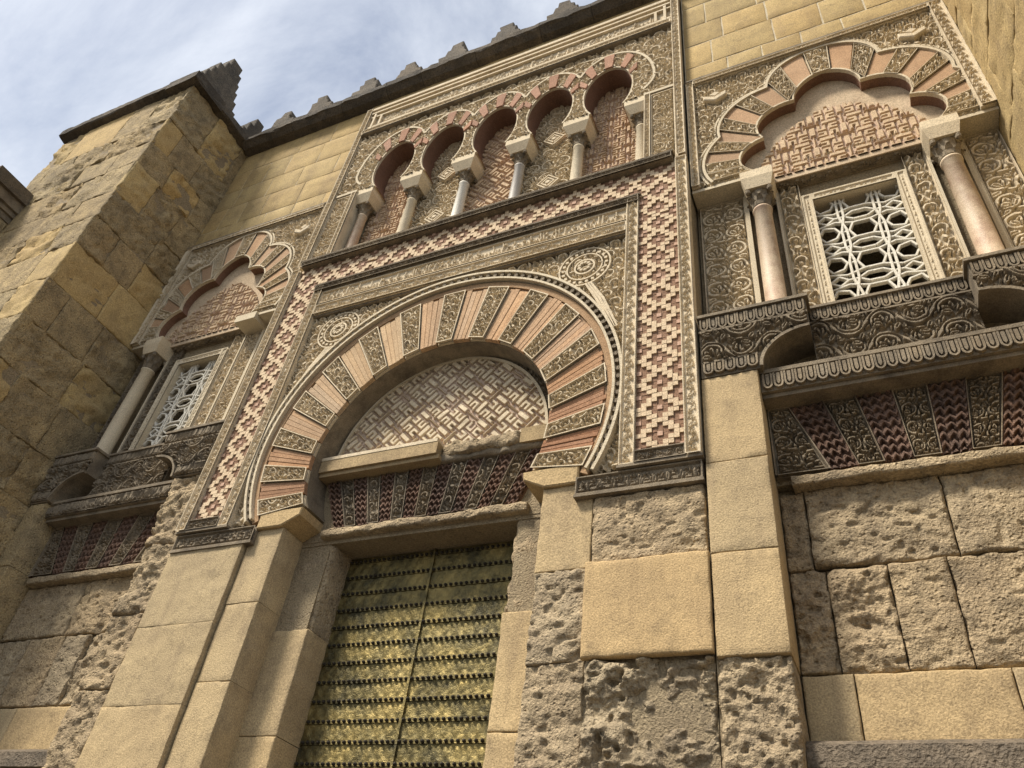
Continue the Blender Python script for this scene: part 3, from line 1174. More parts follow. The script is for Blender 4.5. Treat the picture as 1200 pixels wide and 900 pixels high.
for s in (-1, 1):
    panel('spandrel_relief', portal, M['carved'], 0.0, 2.08, 5.33, 8.37,   .068, T['wild'], .045, .0085, s, maskf=span_mask, wear=.2, scale=1.0)
    # shell roundel and its stem
    cx, cz = s * 1.60, 8.02
    q = MB()
    for rr, w_ in ((.29, .018), (.20, .015), (.11, .02)):
        band(q, arc_pts(cx, cz, rr, 0, 2 * math.pi, 32), w_, .020, .07)
    for i in range(22):
        a = 2 * math.pi * i / 22
        q.box(cx + .245 * math.cos(a) - .016, cx + .245 * math.cos(a) + .016, .02, .07, cz + .245 * math.sin(a) - .016, cz + .245 * math.sin(a) + .016)
    for i in range(9):
        a = 2 * math.pi * i / 9
        q.prism(arc_pts(cx + .06 * math.cos(a), cz + .06 * math.sin(a), .024, 0, 2 * math.pi, 6)[:-1], .008, .06, .006)
    q.build('roundel', M['carved'], portal)
    q = MB()
    for d in (-.05, 0, .05):
        band(q, [(s * (1.66 + d * .5), 7.73), (s * (1.80 + d * .7), 7.45), (s * (1.97 + d * .4), 7.0)], .028, .016, .07)
    q.build('stem_moulding', M['carved'], portal)

# --- alfiz: inner frame with inscription, outer chequered frame
for s in (-1, 1):
    strip(portal, 2.075, 2.205, 5.30, 8.93, -.02, .07, T['border'], M['carved'], s, swap=True, rim=.014)
    strip(portal, 2.63, 2.755, 5.30, 9.42, -.04, .07, T['border'], M['carved'], s, swap=True, rim=.014)
    strip(portal, 2.205, 2.63, 5.30, 5.415, -.03, .07, T['border'], M['patina'], s, rim=.012)
    # ball-flower ledge at the foot
    strip(portal, 1.70, 2.75, 5.09, 5.26, .015, .09, T['balls'], M['patina'], s, depth=.03, cell=.011, rim=.012, name='foot_frieze')
    q = MB()
    q.box(s * 1.69, s * 2.757, -.02, .09, 5.066, 5.09)
    q.build('foot_fillet', M['patina'], portal)
    q = MB()
    q.box(s * 2.06, s * 2.765, -.05, .08, 5.272, 5.298)
    q.build('frame_fillet', M['patina'], portal)
strip(portal, -2.205, 2.205, 8.84, 8.945, -.03, .07, T['border'], M['patina'], 1, rim=.010, name='frame_moulding')
q = MB()
q.box(-2.23, 2.23, -.05, .06, 8.947, 8.972)
q.build('frame_fillet', M['crust'], portal, color=(1.8, 1.7, 1.6))
strip(portal, -2.07, 2.07, 8.585, 8.80, .005, .08, T['kufic'], M['carved'], 1, depth=.028, rim=.012, name='inscription_band')
q = MB()
q.box(-2.075, 2.075, -.012, .08, 8.802, 8.838)
q.box(-2.075, 2.075, -.012, .08, 8.55, 8.582)
q.build('inscription_border', M['carved'], portal)
strip(portal, -2.07, 2.07, 8.375, 8.53, -.02, .09, T['border'], M['carved'], 1, depth=.026, rim=.014, scale=1.2)
q = MB()
q.box(-2.1, 2.1, -.005, .08, 8.345, 8.372)
q.build('frame_fillet', M['patina'], portal)
# string course
strip(portal, -2.60, 2.60, 9.425, 9.51, -.085, .30, T['border'], M['patina'], 1, depth=.02, rim=.010, scale=.8, name='string_course')
q = MB()
q.box(-2.62, 2.62, -.11, .10, 9.512, 9.538)
q.build('string_fillet', M['crust'], portal, color=(2.0, 1.9, 1.7))


def checker(parent, x0, x1, z0, z1, s, n, horizontal=False, wearz=None):
    c = (x1 - x0) / n if not horizontal else (z1 - z0) / n
    nu, nv = int(round((x1 - x0) / c)), int(round((z1 - z0) / c))
    cu, cv = (x1 - x0) / nu, (z1 - z0) / nv
    q = MB()
    r2 = random.Random(5)
    for i in range(nu):
        for j in range(nv):
            a, b = (i, j) if not horizontal else (j, i)
            best = 99
            for oc, od in ((4, 3), (0, 0), (8, 0)):
                for k in range(-1, 2):
                    dj = (b - od) % 6
                    dj = min(dj, 6 - dj)
                    best = min(best, abs(a - oc) + dj)
            kind = 1 if best in (1, 2) else (2 if best == 0 else 0)
            if r2.random() < .02:
                kind = r2.choice((0, 1, 2))
            pr = (.018, .004, .012)[kind] + r2.uniform(-.003, .003)
            e = .0012
            xa, xb = s * (x0 + i * cu + e), s * (x0 + (i + 1) * cu - e)
            za, zb = z0 + j * cv + e, z0 + (j + 1) * cv - e
            xa, xb = min(xa, xb), max(xa, xb)
            q.add([(xa, -pr, za), (xb, -pr, za), (xb, -pr, zb), (xa, -pr, zb), (xa, .02, za), (xb, .02, za), (xb, .02, zb), (xa, .02, zb)],
                  [(0, 1, 2, 3), (0, 4, 5, 1), (1, 5, 6, 2), (2, 6, 7, 3), (3, 7, 4, 0)], kind)
    bk = MB()
    bk.box(s * x0, s * x1, .004, .08, z0, z1)
    o = bk.build('mosaic_bed', M['plaster'], parent)
    q.build('mosaic_tiles', [M['cream'], M['brown'], M['pink']], o, kind='stuff', label='brown, pink and cream square tiles in lozenges')


for s in (-1, 1):
    checker(portal, 2.208, 2.627, 5.418, 8.975, s, 9)
checker(portal, -2.627, 2.627, 8.976, 9.422, 1, 9, True)

# --- tympanum, transom, flat-arch lintel
def tym_mask(x, z):
    return (np.hypot(x, z - 6.10) < 1.22) & (z > 6.02)


panel('tympanum_fret', portal, M['carved'], -1.23, 1.23, 6.02, 7.34, .345, T['fret'], .034, .0075, 1, maskf=tym_mask, rot=math.pi / 4, scale=1.15, wear=.55, smooth=False, two=M['fretred'])
q = MB()
band(q, arc_pts(0, 6.10, 1.225, math.radians(184), math.radians(-4), 60), .03, .30, .37)
q.build('tympanum_fillet', M['pale'], portal)
q = MB()
band(q, arc_pts(0, 6.06, 1.30, math.radians(184), math.radians(-4), 60), .13, .345, .37)
rg = q.build('tympanum_ring', M['patina'], portal)


def ring_map(u, v, h):
    a = math.radians(184) - u / 1.30
    r = 1.24 + v
    return r * np.cos(a), .342 - h, 6.06 + r * np.sin(a)


relief('carved_relief', rg, M['patina'], ring_map, 1.30 * math.radians(188), .11, T['border'], .028, .012, wear=.3)
# transom: restored left half, broken right half
q = MB()
q.box(-1.30, .12, .17, .36, 5.945, 6.085).box(-1.30, .14, .20, .36, 5.90, 5.945)
q.build('transom_beam', M['ashlar'], portal, color=(.82, .80, .78))
q = MB()
q.box(-1.30, .11, .165, .35, 6.087, 6.125)
tb = q.build('transom_fillet', M['carved'], portal)
SEED[0] = 500
block('broken_transom', portal, M['rubble'], (.13, .235, 5.955), EX, EZ, NY, .86, .15, .12, .045, .035, .03, frq=6)
block('broken_transom', portal, M['patina'], (.10, .27, 5.90), EX, EZ, NY, 1.2, .10, .08, .02, .04, .02, frq=6)
q = MB()
q.box(.99, 1.29, .24, .36, 5.95, 6.12)
q.build('transom_end', M['ashlar'], portal, color=(.8, .78, .75))
q = MB()
q.box(-1.38, 1.38, .365, .8, 5.215, 6.02)
q.build('lintel_core', M['joint'], portal)
NL = 15
LC = (0, 3.1)
for k in range(NL):
    xa, xb = -1.27 + 2.54 * k / NL, -1.27 + 2.54 * (k + 1) / NL
    f_ = (5.32 - LC[1]) / (5.92 - LC[1])
    c4 = [(xa * f_ + .003, 5.32), (xb * f_ - .003, 5.32), (xb - .003, 5.915), (xa + .003, 5.915)]
    q = MB()
    rd = k % 2 == 0
    q.prism(c4, .345, .42, .004)
    o = q.build('lintel_voussoir', M['oldbrick'] if rd else M['patina'], portal, color=tone(.12))
    wd, ln = (xb - xa), .6
    fm = wedge_map(c4[0], c4[1], c4[3], c4[2], .343, wd, ln)
    relief('carved_relief', o, M['oldbrick'] if rd else M['patina'], fm, wd, ln, T['cross'] if rd else T['wild'], .038, .0075,
           scale=.95 if rd else .8, off=(0, .07 * k), rim=0 if rd else .013, wear=.6, color=tone(.12))
block('door_head_ledge', portal, M['rubble'], (-1.12, .285, 5.225), EX, EZ, NY, 2.24, .085, .10, .018, .04, .02, frq=6)
q = MB()
q.box(-1.10, 1.10, .38, .80, 5.19, 5.225)
q.build('door_head_soffit', M['rubble'], portal)

# --- imposts, jambs and the stones of the flanks
for s in (-1, 1):
    q = MB()
    q.prism([(s * 1.71, 5.23), (s * 1.40, 5.23), (s * 1.20, 5.33), (s * 1.19, 5.415), (s * 1.71, 5.43)], .005, .40, .012)
    q.build('impost', M['ashlar'], portal, color=(1.12, 1.08, 1.0))
    for (za, zb) in ((4.45, 5.23), (3.72, 4.45), (2.9, 3.72), (2.1, 2.9), (1.3, 2.1), (.6, 1.3), (0, .6)):
        x0 = 1.385
        x1 = 1.84 if s > 0 else 1.775
        ox = x0 if s > 0 else -x1
        rough = {True: (.005 if za > 4.4 else .028 if za > 2.5 else .05), False: .004}[s > 0]
        mat = M['ashlar'] if (s < 0 or za > 4.4) else M['rubble']
        block('stone_block', portal, mat, (ox, .045 if s > 0 else .05, za + .003), EX, EZ, NY, x1 - x0, zb - za - .003, .34, rough, .05 if rough < .01 else .014, .006, color=tone(.05), frq=4)
    # inner jamb
    for (za, zb) in ((4.30, 5.21), (3.36, 4.30), (2.4, 3.36), (1.4, 2.4), (.6, 1.4), (0, .6)):
        ox = .985 if s > 0 else -1.40
        top = za > 4.2
        block('jamb_stone', portal, M['rubble'] if top else M['ashlar'], (ox + (.03 if (top and s < 0) else 0), .36 if not top else .39, za + .003), EX, EZ, NY, .415 - (.03 if top else 0), zb - za - .006, .36, .02 if top else .004, .04, .03 if top else .008,
              color=tone(.05))
# right flank: dressed block among broken ones
RB = [(1.85, 2.745, 4.47, 5.065, 'rubble', .022, .03), (1.83, 2.76, 3.72, 4.46, 'ashlar', .004, -.025), (1.85, 2.75, 2.75, 3.71, 'rubble', .085, .035),
      (1.85, 2.75, 2.0, 2.74, 'rubble', .045, .03), (1.85, 2.75, 1.2, 1.99, 'rubble', .03, .03), (1.85, 2.75, .5, 1.19, 'ashlar', .01, .02), (1.85, 2.75, 0, .49, 'ashlar', .01, .02)]
for x0, x1, z0, z1, mt, rg_, y in RB:
    block('stone_block', portal, M[mt], (x0, y, z0), EX, EZ, NY, x1 - x0, z1 - z0, .06, rg_, .012 if rg_ > .01 else .03, .010 if rg_ < .01 else .018, color=tone(.07, .03) if mt != 'ashlar' else (1.06, 1.0, .92), frq=3.4)
# left flank: tall restored pilaster
for z0, z1 in ((4.27, 5.065), (3.52, 4.265), (2.75, 3.515), (1.9, 2.745), (1.0, 1.895), (0, .995)):
    block('stone_block', portal, M['ashlar'], (-2.76, .0, z0), EX, EZ, NY,   .965, z1 - z0 + .003, .08, .006, .03, .0025, color=tone(.04))

# ================================================================== THE DOOR
door = thing('double_door', 'two-leaf bronze plated door with rows of dark studs under the broken lintel', 'door', (0, .72, 0))
rows = [5.126 - .1722 * k for k in range(30)]
stud = MB()
stud.lathe(0, 0, [(.0165, 0), (.0155, .006), (.011, .014), (.004, .018)], 8)
sv = np.array(stud.v)
sv = np.c_[sv[:, 0], -sv[:, 2], sv[:, 1]]
for s in (-1, 1):
    q = MB()
    q.box(s * .004, s * 1.08, .70, .78, .02, 5.24)
    leaf = q.build('door_leaf', M['bronze'], door)
    for k, z in enumerate(rows):
        if z < .1:
            continue
        z2 = rows[k + 1] if k + 1 < len(rows) else .1
        # embossed plate between this row and the next
        nu, nv = 60, 9
        U, V = np.meshgrid(np.linspace(.010, 1.07, nu), np.linspace(max(z2, .04) + .020, z - .020, nv))
        e = .5 + .5 * np.cos(U * 2 * np.pi / .105 + (k % 2) * math.pi) * np.cos((V - z) * 2 * np.pi / .172)
        hh = .006 * (e > .55) + .007 * fbm(U * 14 + s * 9, V * 14, 900 + k, 3) + .012 * fbm(U * 2.2, V * 5, 950 + k + (s > 0) * 40, 2)
        me, c = grid_mesh('bronze_plate', s * U, .692 - hh, V, M['bronze'], None, s < 0, True)
        link('bronze_plate', me, leaf, c)
        st = MB()
        st.box(s * .008, s * 1.075, .682, .70, z - .017, z + .017, 1)
        n = 20
        for i in range(n):
            x = s * (.03 + 1.03 * i / (n - 1))
            st.add(np.c_[sv[:, 0] + x, sv[:, 1] * 1.5 + .683, sv[:, 2] + z], stud.f)
        st.build('stud_row', [M['iron'], M['bronze']], leaf, kind='stuff')
q = MB()
q.box(-.012, .012, .672, .70, .03, 5.23)
q.build('meeting_strip', M['bronze'], door)

# ================================================================== BLIND ARCADE
arcd = thing('blind_arcade', 'blind arcade of five interlaced horseshoe arches on marble columns under the cornice', 'arcade', (0, .1, 9.5))
PITCH = .86
BX = [(-2 + i) * PITCH for i in range(5)]
CXs = [(-2.5 + i) * PITCH for i in range(6)]
EA, EB, EZc, ZS = .345, .60, 11.66, 11.20
aS = math.asin((ZS - EZc) / EB)
poly = [(-2.735, ZS), (-2.735, 13.735), (2.735, 13.735), (2.735, ZS)]
for bx in BX[::-1]:
    poly += arc_pts(bx, EZc, EA, aS, math.pi - aS, 22, EB)
q = MB()
q.prism(poly, .055, .37)
q.build('arcade_wall', M['carved'], arcd)
for s in (-1, 1):
    q = MB()
    q.box(s * 2.28, s * 2.735, .06, .40, 9.46, ZS - .002)
    sp = q.build('side_panel', M['carved'], arcd)
    panel('carved_relief', sp, M['carved'], 2.33, 2.63, 9.55, 11.12, .057, T['tree'], .045, .0105, s, rim=.014, wear=.2, scale=.8)
    strip(arcd, 2.635, 2.745, 9.54, 13.735, .0, .08, T['border'], M['carved'], s, swap=True, cell=.0105)
    strip(arcd, 2.245, 2.325, 9.54, 11.15, .02, .30, T['border'], M['carved'], s, swap=True, cell=.0105, scale=.8)
    q = MB()
    q.box(s * 2.24, s * 2.64, .0, .08, 11.15, 11.20)
    q.build('springing_ledge', M['pale'], arcd)


def scallop(x, grow=0.0):
    z = np.full(np.shape(x), -1.0)
    for i, bx in enumerate(BX):
        d = x - bx
        a = np.where(((i == 0) & (d < 0)) | ((i == 4) & (d > 0)), .66, .55) + grow
        k = 1 - (d / a) ** 2
        zz = np.where(k > 0, EZc + (.96 + grow) * np.sqrt(np.maximum(k, 0)), -1)
        z = np.maximum(z, zz)
    return z


def up_mask(x, z):
    return (z > scallop(x)) | (np.abs(x) > BX[4] + .66)


def low_mask(x, z):
    m_ = (z < scallop(x)) & (np.abs(x) < BX[4] + .66)
    for bx in BX:
        m_ &= ((x - bx) / (EA + .02)) ** 2 + ((z - EZc) / (EB + .02)) ** 2 > 1
    return m_


panel('spandrel_relief', arcd, M['carved'], -2.63, 2.63, ZS, 12.84, .052, T['wild'], .045, .0105, 1, maskf=up_mask, wear=.2, scale=1.25)
panel('arch_relief', arcd, M['carved'], -2.42, 2.42, ZS, 12.64, .053, T['wild'], .040, .0100, 1, maskf=low_mask, wear=.2, scale=1.1, off=(.2, .13))
# red and cream voussoirs round the crowns
for i, bx in enumerate(BX):
    cz = EZc - .1
    for k in range(13):
        a_0 = math.radians(90 + 65 - 10 * k)
        a_1 = a_0 - math.radians(10)
        aa = [a_0 - .01 + (a_1 - a_0 + .02) * j / 3 for j in range(4)]
        inn, out = [], []
        for a in aa:
            # ellipse hits
            def hit(A, B, zc):
                dx, dz = math.cos(a), math.sin(a)
                oz = cz - zc
                qa = (dx / A) ** 2 + (dz / B) ** 2
                qb = 2 * oz * dz / B ** 2
                qc = (oz / B) ** 2 - 1
                t = (-qb + math.sqrt(qb * qb - 4 * qa * qc)) / (2 * qa)
                return (bx + dx * t, cz + dz * t)
            inn.append(hit(EA + .001, EB + .001, EZc))
            o2 = hit(.55, .96, EZc)
            if abs(o2[0] - bx) > PITCH / 2 - .012:       # stop at the crossing with the next arch
                ox = math.copysign(PITCH / 2 - .012, o2[0] - bx)
                if abs(inn[-1][0] - bx) < abs(ox):
                    o2 = (bx + ox, cz + math.tan(a) * ox)
                else:
                    o2 = inn[-1]
            out.append(o2)
        if k % 2 == 0:
            pl = inn + out[::-1]
            ar = 0.5 * abs(sum(pl[j][0] * pl[(j + 1) % 8][1] - pl[(j + 1) % 8][0] * pl[j][1] for j in range(8)))
            if ar > .008:
                qq = MB()
                qq.prism(pl, .004, .37, .004)
                qq.build('voussoir', M['brick'], arcd, color=tuple(c * t for c, t in zip((1.12, 1.12, 1.1), tone(.15))))
# interlaced mouldings
for i, bx in enumerate(BX):
    xs = np.linspace(bx - (.655 if i == 0 else PITCH / 2), bx + (.655 if i == 4 else PITCH / 2), 30)
    pts = [(float(x), float(scallop(np.array(x)))) for x in xs]
    if i == 0:
        pts = arc_pts(bx, EZc, .66, math.pi + .7, math.pi, 6, .5)[:-1] + pts
    if i == 4:
        pts = pts + arc_pts(bx, EZc, .66, 0, -.7, 6, .5)[1:]
    q = MB()
    band(q, pts, .035, .005 + .002 * (i % 2), .10)
    q.build('arch_moulding', M['pale'], arcd)
for i, cx in enumerate(CXs[1:-1]):
    pts = []
    for a in np.linspace(math.radians(140), math.radians(40), 30):
        x, z = cx + 1.10 * math.cos(a), 11.50 + 1.21 * math.sin(a)
        if z > float(scallop(np.array(x))) + .01 and z < 12.84:
            pts.append((x, z))
    if len(pts) > 3:
        q = MB()
        band(q, pts, .03, .012 + .002 * i, .10)
        q.build('arch_moulding', M['pale'], arcd)
# intrados edge fillets
for bx in BX:
    q = MB()
    band(q, arc_pts(bx, EZc, EA + .012, math.pi - aS, aS, 30, EB + .012), .024, .026, .06)
    q.build('arch_edge', M['pale'], arcd)
    q = MB()
    band(q, arc_pts(bx, EZc, EA - .001, math.pi - aS, aS, 30, EB - .001), .014, .062, .37)
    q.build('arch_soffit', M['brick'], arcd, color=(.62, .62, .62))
# back panels
for i, bx in enumerate(BX):
    if i % 2 == 0:
        panel('fret_panel', arcd, M['plaster'], bx - .43, bx + .43, 9.5, 12.32, .362, T['fret'], .030, .0125, 1, scale=.92 if i != 2 else 1.25, rot=0 if i != 2 else math.pi / 4, wear=.3, smooth=False, two=M['fretred'],
              color=(1.02, .95, .9))
    else:
        cp = panel('carved_panel', arcd, M['carved'], bx - .43, bx + .43, 9.5, 12.32, .362, T['tree'], .05, .0105, 1, wear=.2, scale=1.0, off=(.2, 0))
        for z in (10.28, 11.32):
            q = MB()
            r_ = .175
            q.prism([(bx, z - r_), (bx + r_, z), (bx, z + r_), (bx - r_, z)], .29, .37, .01)
            bs = q.build('square_boss', M['carved'], arcd)
            q = MB()
            for w_ in (.15, .09):
                band(q, [(bx, z - w_), (bx + w_, z), (bx, z + w_), (bx - w_, z), (bx, z - w_)], .022, .272, .292)
            q.prism(arc_pts(bx, z, .04, 0, 2 * math.pi, 8)[:-1], .268, .292, .008)
            q.build('boss_carving', M['carved'], bs)


def capital(mb, cx, cy, z0, z1, r0, hw, n=8):
    """leafy capital: bell, two rows of leaves and corner volutes"""
    H = z1 - z0
    mb.lathe(cx, cy, [(r0 * 1.02, z0), (r0 * 1.12, z0 + .06 * H), (r0 * 1.0, z0 + .10 * H), (r0 * 1.1, z0 + .5 * H), (hw * .82, z0 + .86 * H), (hw * .85, z1)], 16)
    for row, (zb, zt, rb, rt) in enumerate(((.08, .5, r0 * 1.0, r0 * 1.38), (.36, .82, r0 * 1.08, hw * 1.0))):
        for k in range(n):
            a = 2 * math.pi * (k + .5 * row) / n
            for da, ww in ((0, 1.0),):
                wdt = r0 * .36
                pts = []
                for t, rr, w_ in ((0, rb, 1), (.55, rb * 1.08, 1.05), (.85, rt * .98, .8), (1.0, rt * 1.08, .45), (.9, rt * 1.16, .25)):
                    z = z0 + H * (zb + (zt - zb) * t)
                    for sg in (-1, 1):
                        pts.append((cx + rr * math.cos(a) - sg * wdt * w_ * math.sin(a), cy + rr * math.sin(a) + sg * wdt * w_ * math.cos(a), z))
                mb.add(pts, [(2 * j, 2 * j + 1, 2 * j + 3, 2 * j + 2) for j in range(4)])
    for sx in (-1, 1):
        for sy in (-1, 1):
            x, y = cx + sx * hw * .86, cy + sy * hw * .86
            mb.lathe(x, y, [(.001, z1 - .30 * H), (hw * .2, z1 - .24 * H), (hw * .24, z1 - .12 * H), (hw * .12, z1)], 8)
    return mb


def column(parent, cx, cy, z0, zc, zi, zt, r, mat, hw_i0, hw_i1, yb, cmat=None, imp_color=None, base=True):
    q = MB()
    prof = []
    if base:
        prof += [(r * 1.35, z0), (r * 1.4, z0 + .03), (r * 1.15, z0 + .05), (r * 1.2, z0 + .07)]
    prof += [(r * 1.03, z0 + .09), (r * 1.03, z0 + (zc - z0) * .4), (r * .93, zc - .03), (r * 1.05, zc - .02), (r * 1.05, zc)]
    q.lathe(cx, cy, prof, 24)
    c = q.build('column', mat, parent, smooth=True)
    q = MB()
    capital(q, cx, cy, zc, zi, r * .98, hw_i0 * .98)
    q.build('capital', cmat or M['patina'], c)
    q = MB()
    # impost block: pyramid frustum, flush at the back
    b0, b1 = hw_i0, hw_i1
    y0, y1 = cy - b0, cy - b1
    z1 = zi + (zt - zi) * .55
    v = [(cx - b0, y0, zi), (cx + b0, y0, zi), (cx + b0, yb, zi), (cx - b0, yb, zi), (cx - b1, y1, z1), (cx + b1, y1, z1), (cx + b1, yb, z1), (cx - b1, yb, z1),
         (cx - b1, y1, zt), (cx + b1, y1, zt), (cx + b1, yb, zt), (cx - b1, yb, zt)]
    f = [(3, 2, 1, 0), (0, 1, 5, 4), (1, 2, 6, 5), (3, 0, 4, 7), (4, 5, 9, 8), (5, 6, 10, 9), (7, 4, 8, 11), (8, 9, 10, 11)]
    q.add(v, f)
    q.build('impost', M['pale'], c, color=imp_color or (1.1, 1.08, 1.05))
    return c


for i, cx in enumerate(CXs):
    column(arcd, cx, .215, 9.5, 10.74, 10.95, 11.205, .072, (M['marble'], M['pale'], M['white'], M['grey'], M['pale'], M['pale'])[i], .12, .185, .40)

# top inscription frame
strip(arcd, -2.625, 2.625, 12.86, 12.965, -.03, .08, T['border'], M['carved'], 1, rim=.012, cell=.0105)
q = MB()
q.box(-2.63, 2.63, -.045, .08, 12.842, 12.858)
q.build('frame_fillet', M['patina'], arcd)
for z0, z1, y in ((13.03, 13.065, .0), (13.12, 13.16, .005), (13.45, 13.485, .005), (13.56, 13.60, -.01), (13.66, 13.73, -.02)):
    q = MB()
    q.box(-2.625, 2.625, y, .08, z0, z1)
    q.build('frame_moulding', M['carved'], arcd)
for s in (-1, 1):
    for x0, x1, y in ((2.52, 2.56, -.005), (2.38, 2.42, .002)):
        q = MB()
        q.box(s * x0, s * x1, y, .08, 13.066 if x0 > 2.5 else 13.161, 13.559 if x0 > 2.5 else 13.449)
        q.build('frame_moulding', M['carved'], arcd)
panel('inscription_band', arcd, M['carved'], -2.37, 2.37, 13.18, 13.43, .052, T['kufic'], .026, .017, 1, scale=1.2, wear=.5, off=(.3, -.02))
panel('carved_band', arcd, M['carved'], -2.6, 2.6, 12.97, 13.03, .052, T['border'], .018, .018, 1, scale=.5)

# ================================================================== WINDOW BAYS
BC = 4.32


def mir(p):
    return [(2 * BC - x, z) for x, z in p][::-1]


i1 = arc3((3.43, 8.98), (3.315, 9.32), (3.575, 9.55), 10)
i2 = arc3((3.575, 9.55), (3.60, 9.97), (3.965, 10.12), 10)
i3 = arc3((3.965, 10.12), (4.04, 10.36), (4.32, 10.55), 8)
half = i1 + i2[1:] + i3[1:]
INTR = half + mir(half)[1:]
e1 = arc3((3.0, 8.96), (2.925, 9.40), (3.12, 9.78), 10)
e2 = arc3((3.12, 9.78), (3.26, 10.30), (3.71, 10.53), 10)
e3 = arc3((3.71, 10.53), (3.90, 10.92), (4.32, 11.055), 10)
halfe = e1 + e2[1:] + e3[1:]
EXTR = halfe + mir(halfe)[1:]

# one carved tooth, shared by all the tooth courses of the near bay
tm = MB()
band(tm, [(-.030, .075)] + [(-.030 * math.cos(a), -.022 - .040 * math.sin(a)) for a in np.linspace(0, math.pi, 7)] + [(.030, .075)], .015, -.03, .02)
tm.prism([(-.013, .075), (-.013, -.012), (0, -.034), (.013, -.012), (.013, .075)], -.022, .02)
TOOTH, _ = tm.mesh('tooth', M['patina'], False, (0, 0, 0))


def tooth_row(parent, x0, x1, zc, yf, s, pitch=.084, zscale=1.0):
    if s > 0:
        n = max(1, int(round((x1 - x0) / pitch)))
        for i in range(n):
            o = link('tooth', TOOTH, parent, (x0 + (x1 - x0) * (i + .5) / n, yf, zc), tone(.15))
            o.scale = ((x1 - x0) / n / pitch * 1.05, 1, zscale)
    else:
        panel('tooth_course', parent, M['patina'], x0, x1, zc - .07 * zscale, zc + .07 * zscale, yf - .002, T['tooth'], .032, .014, s)


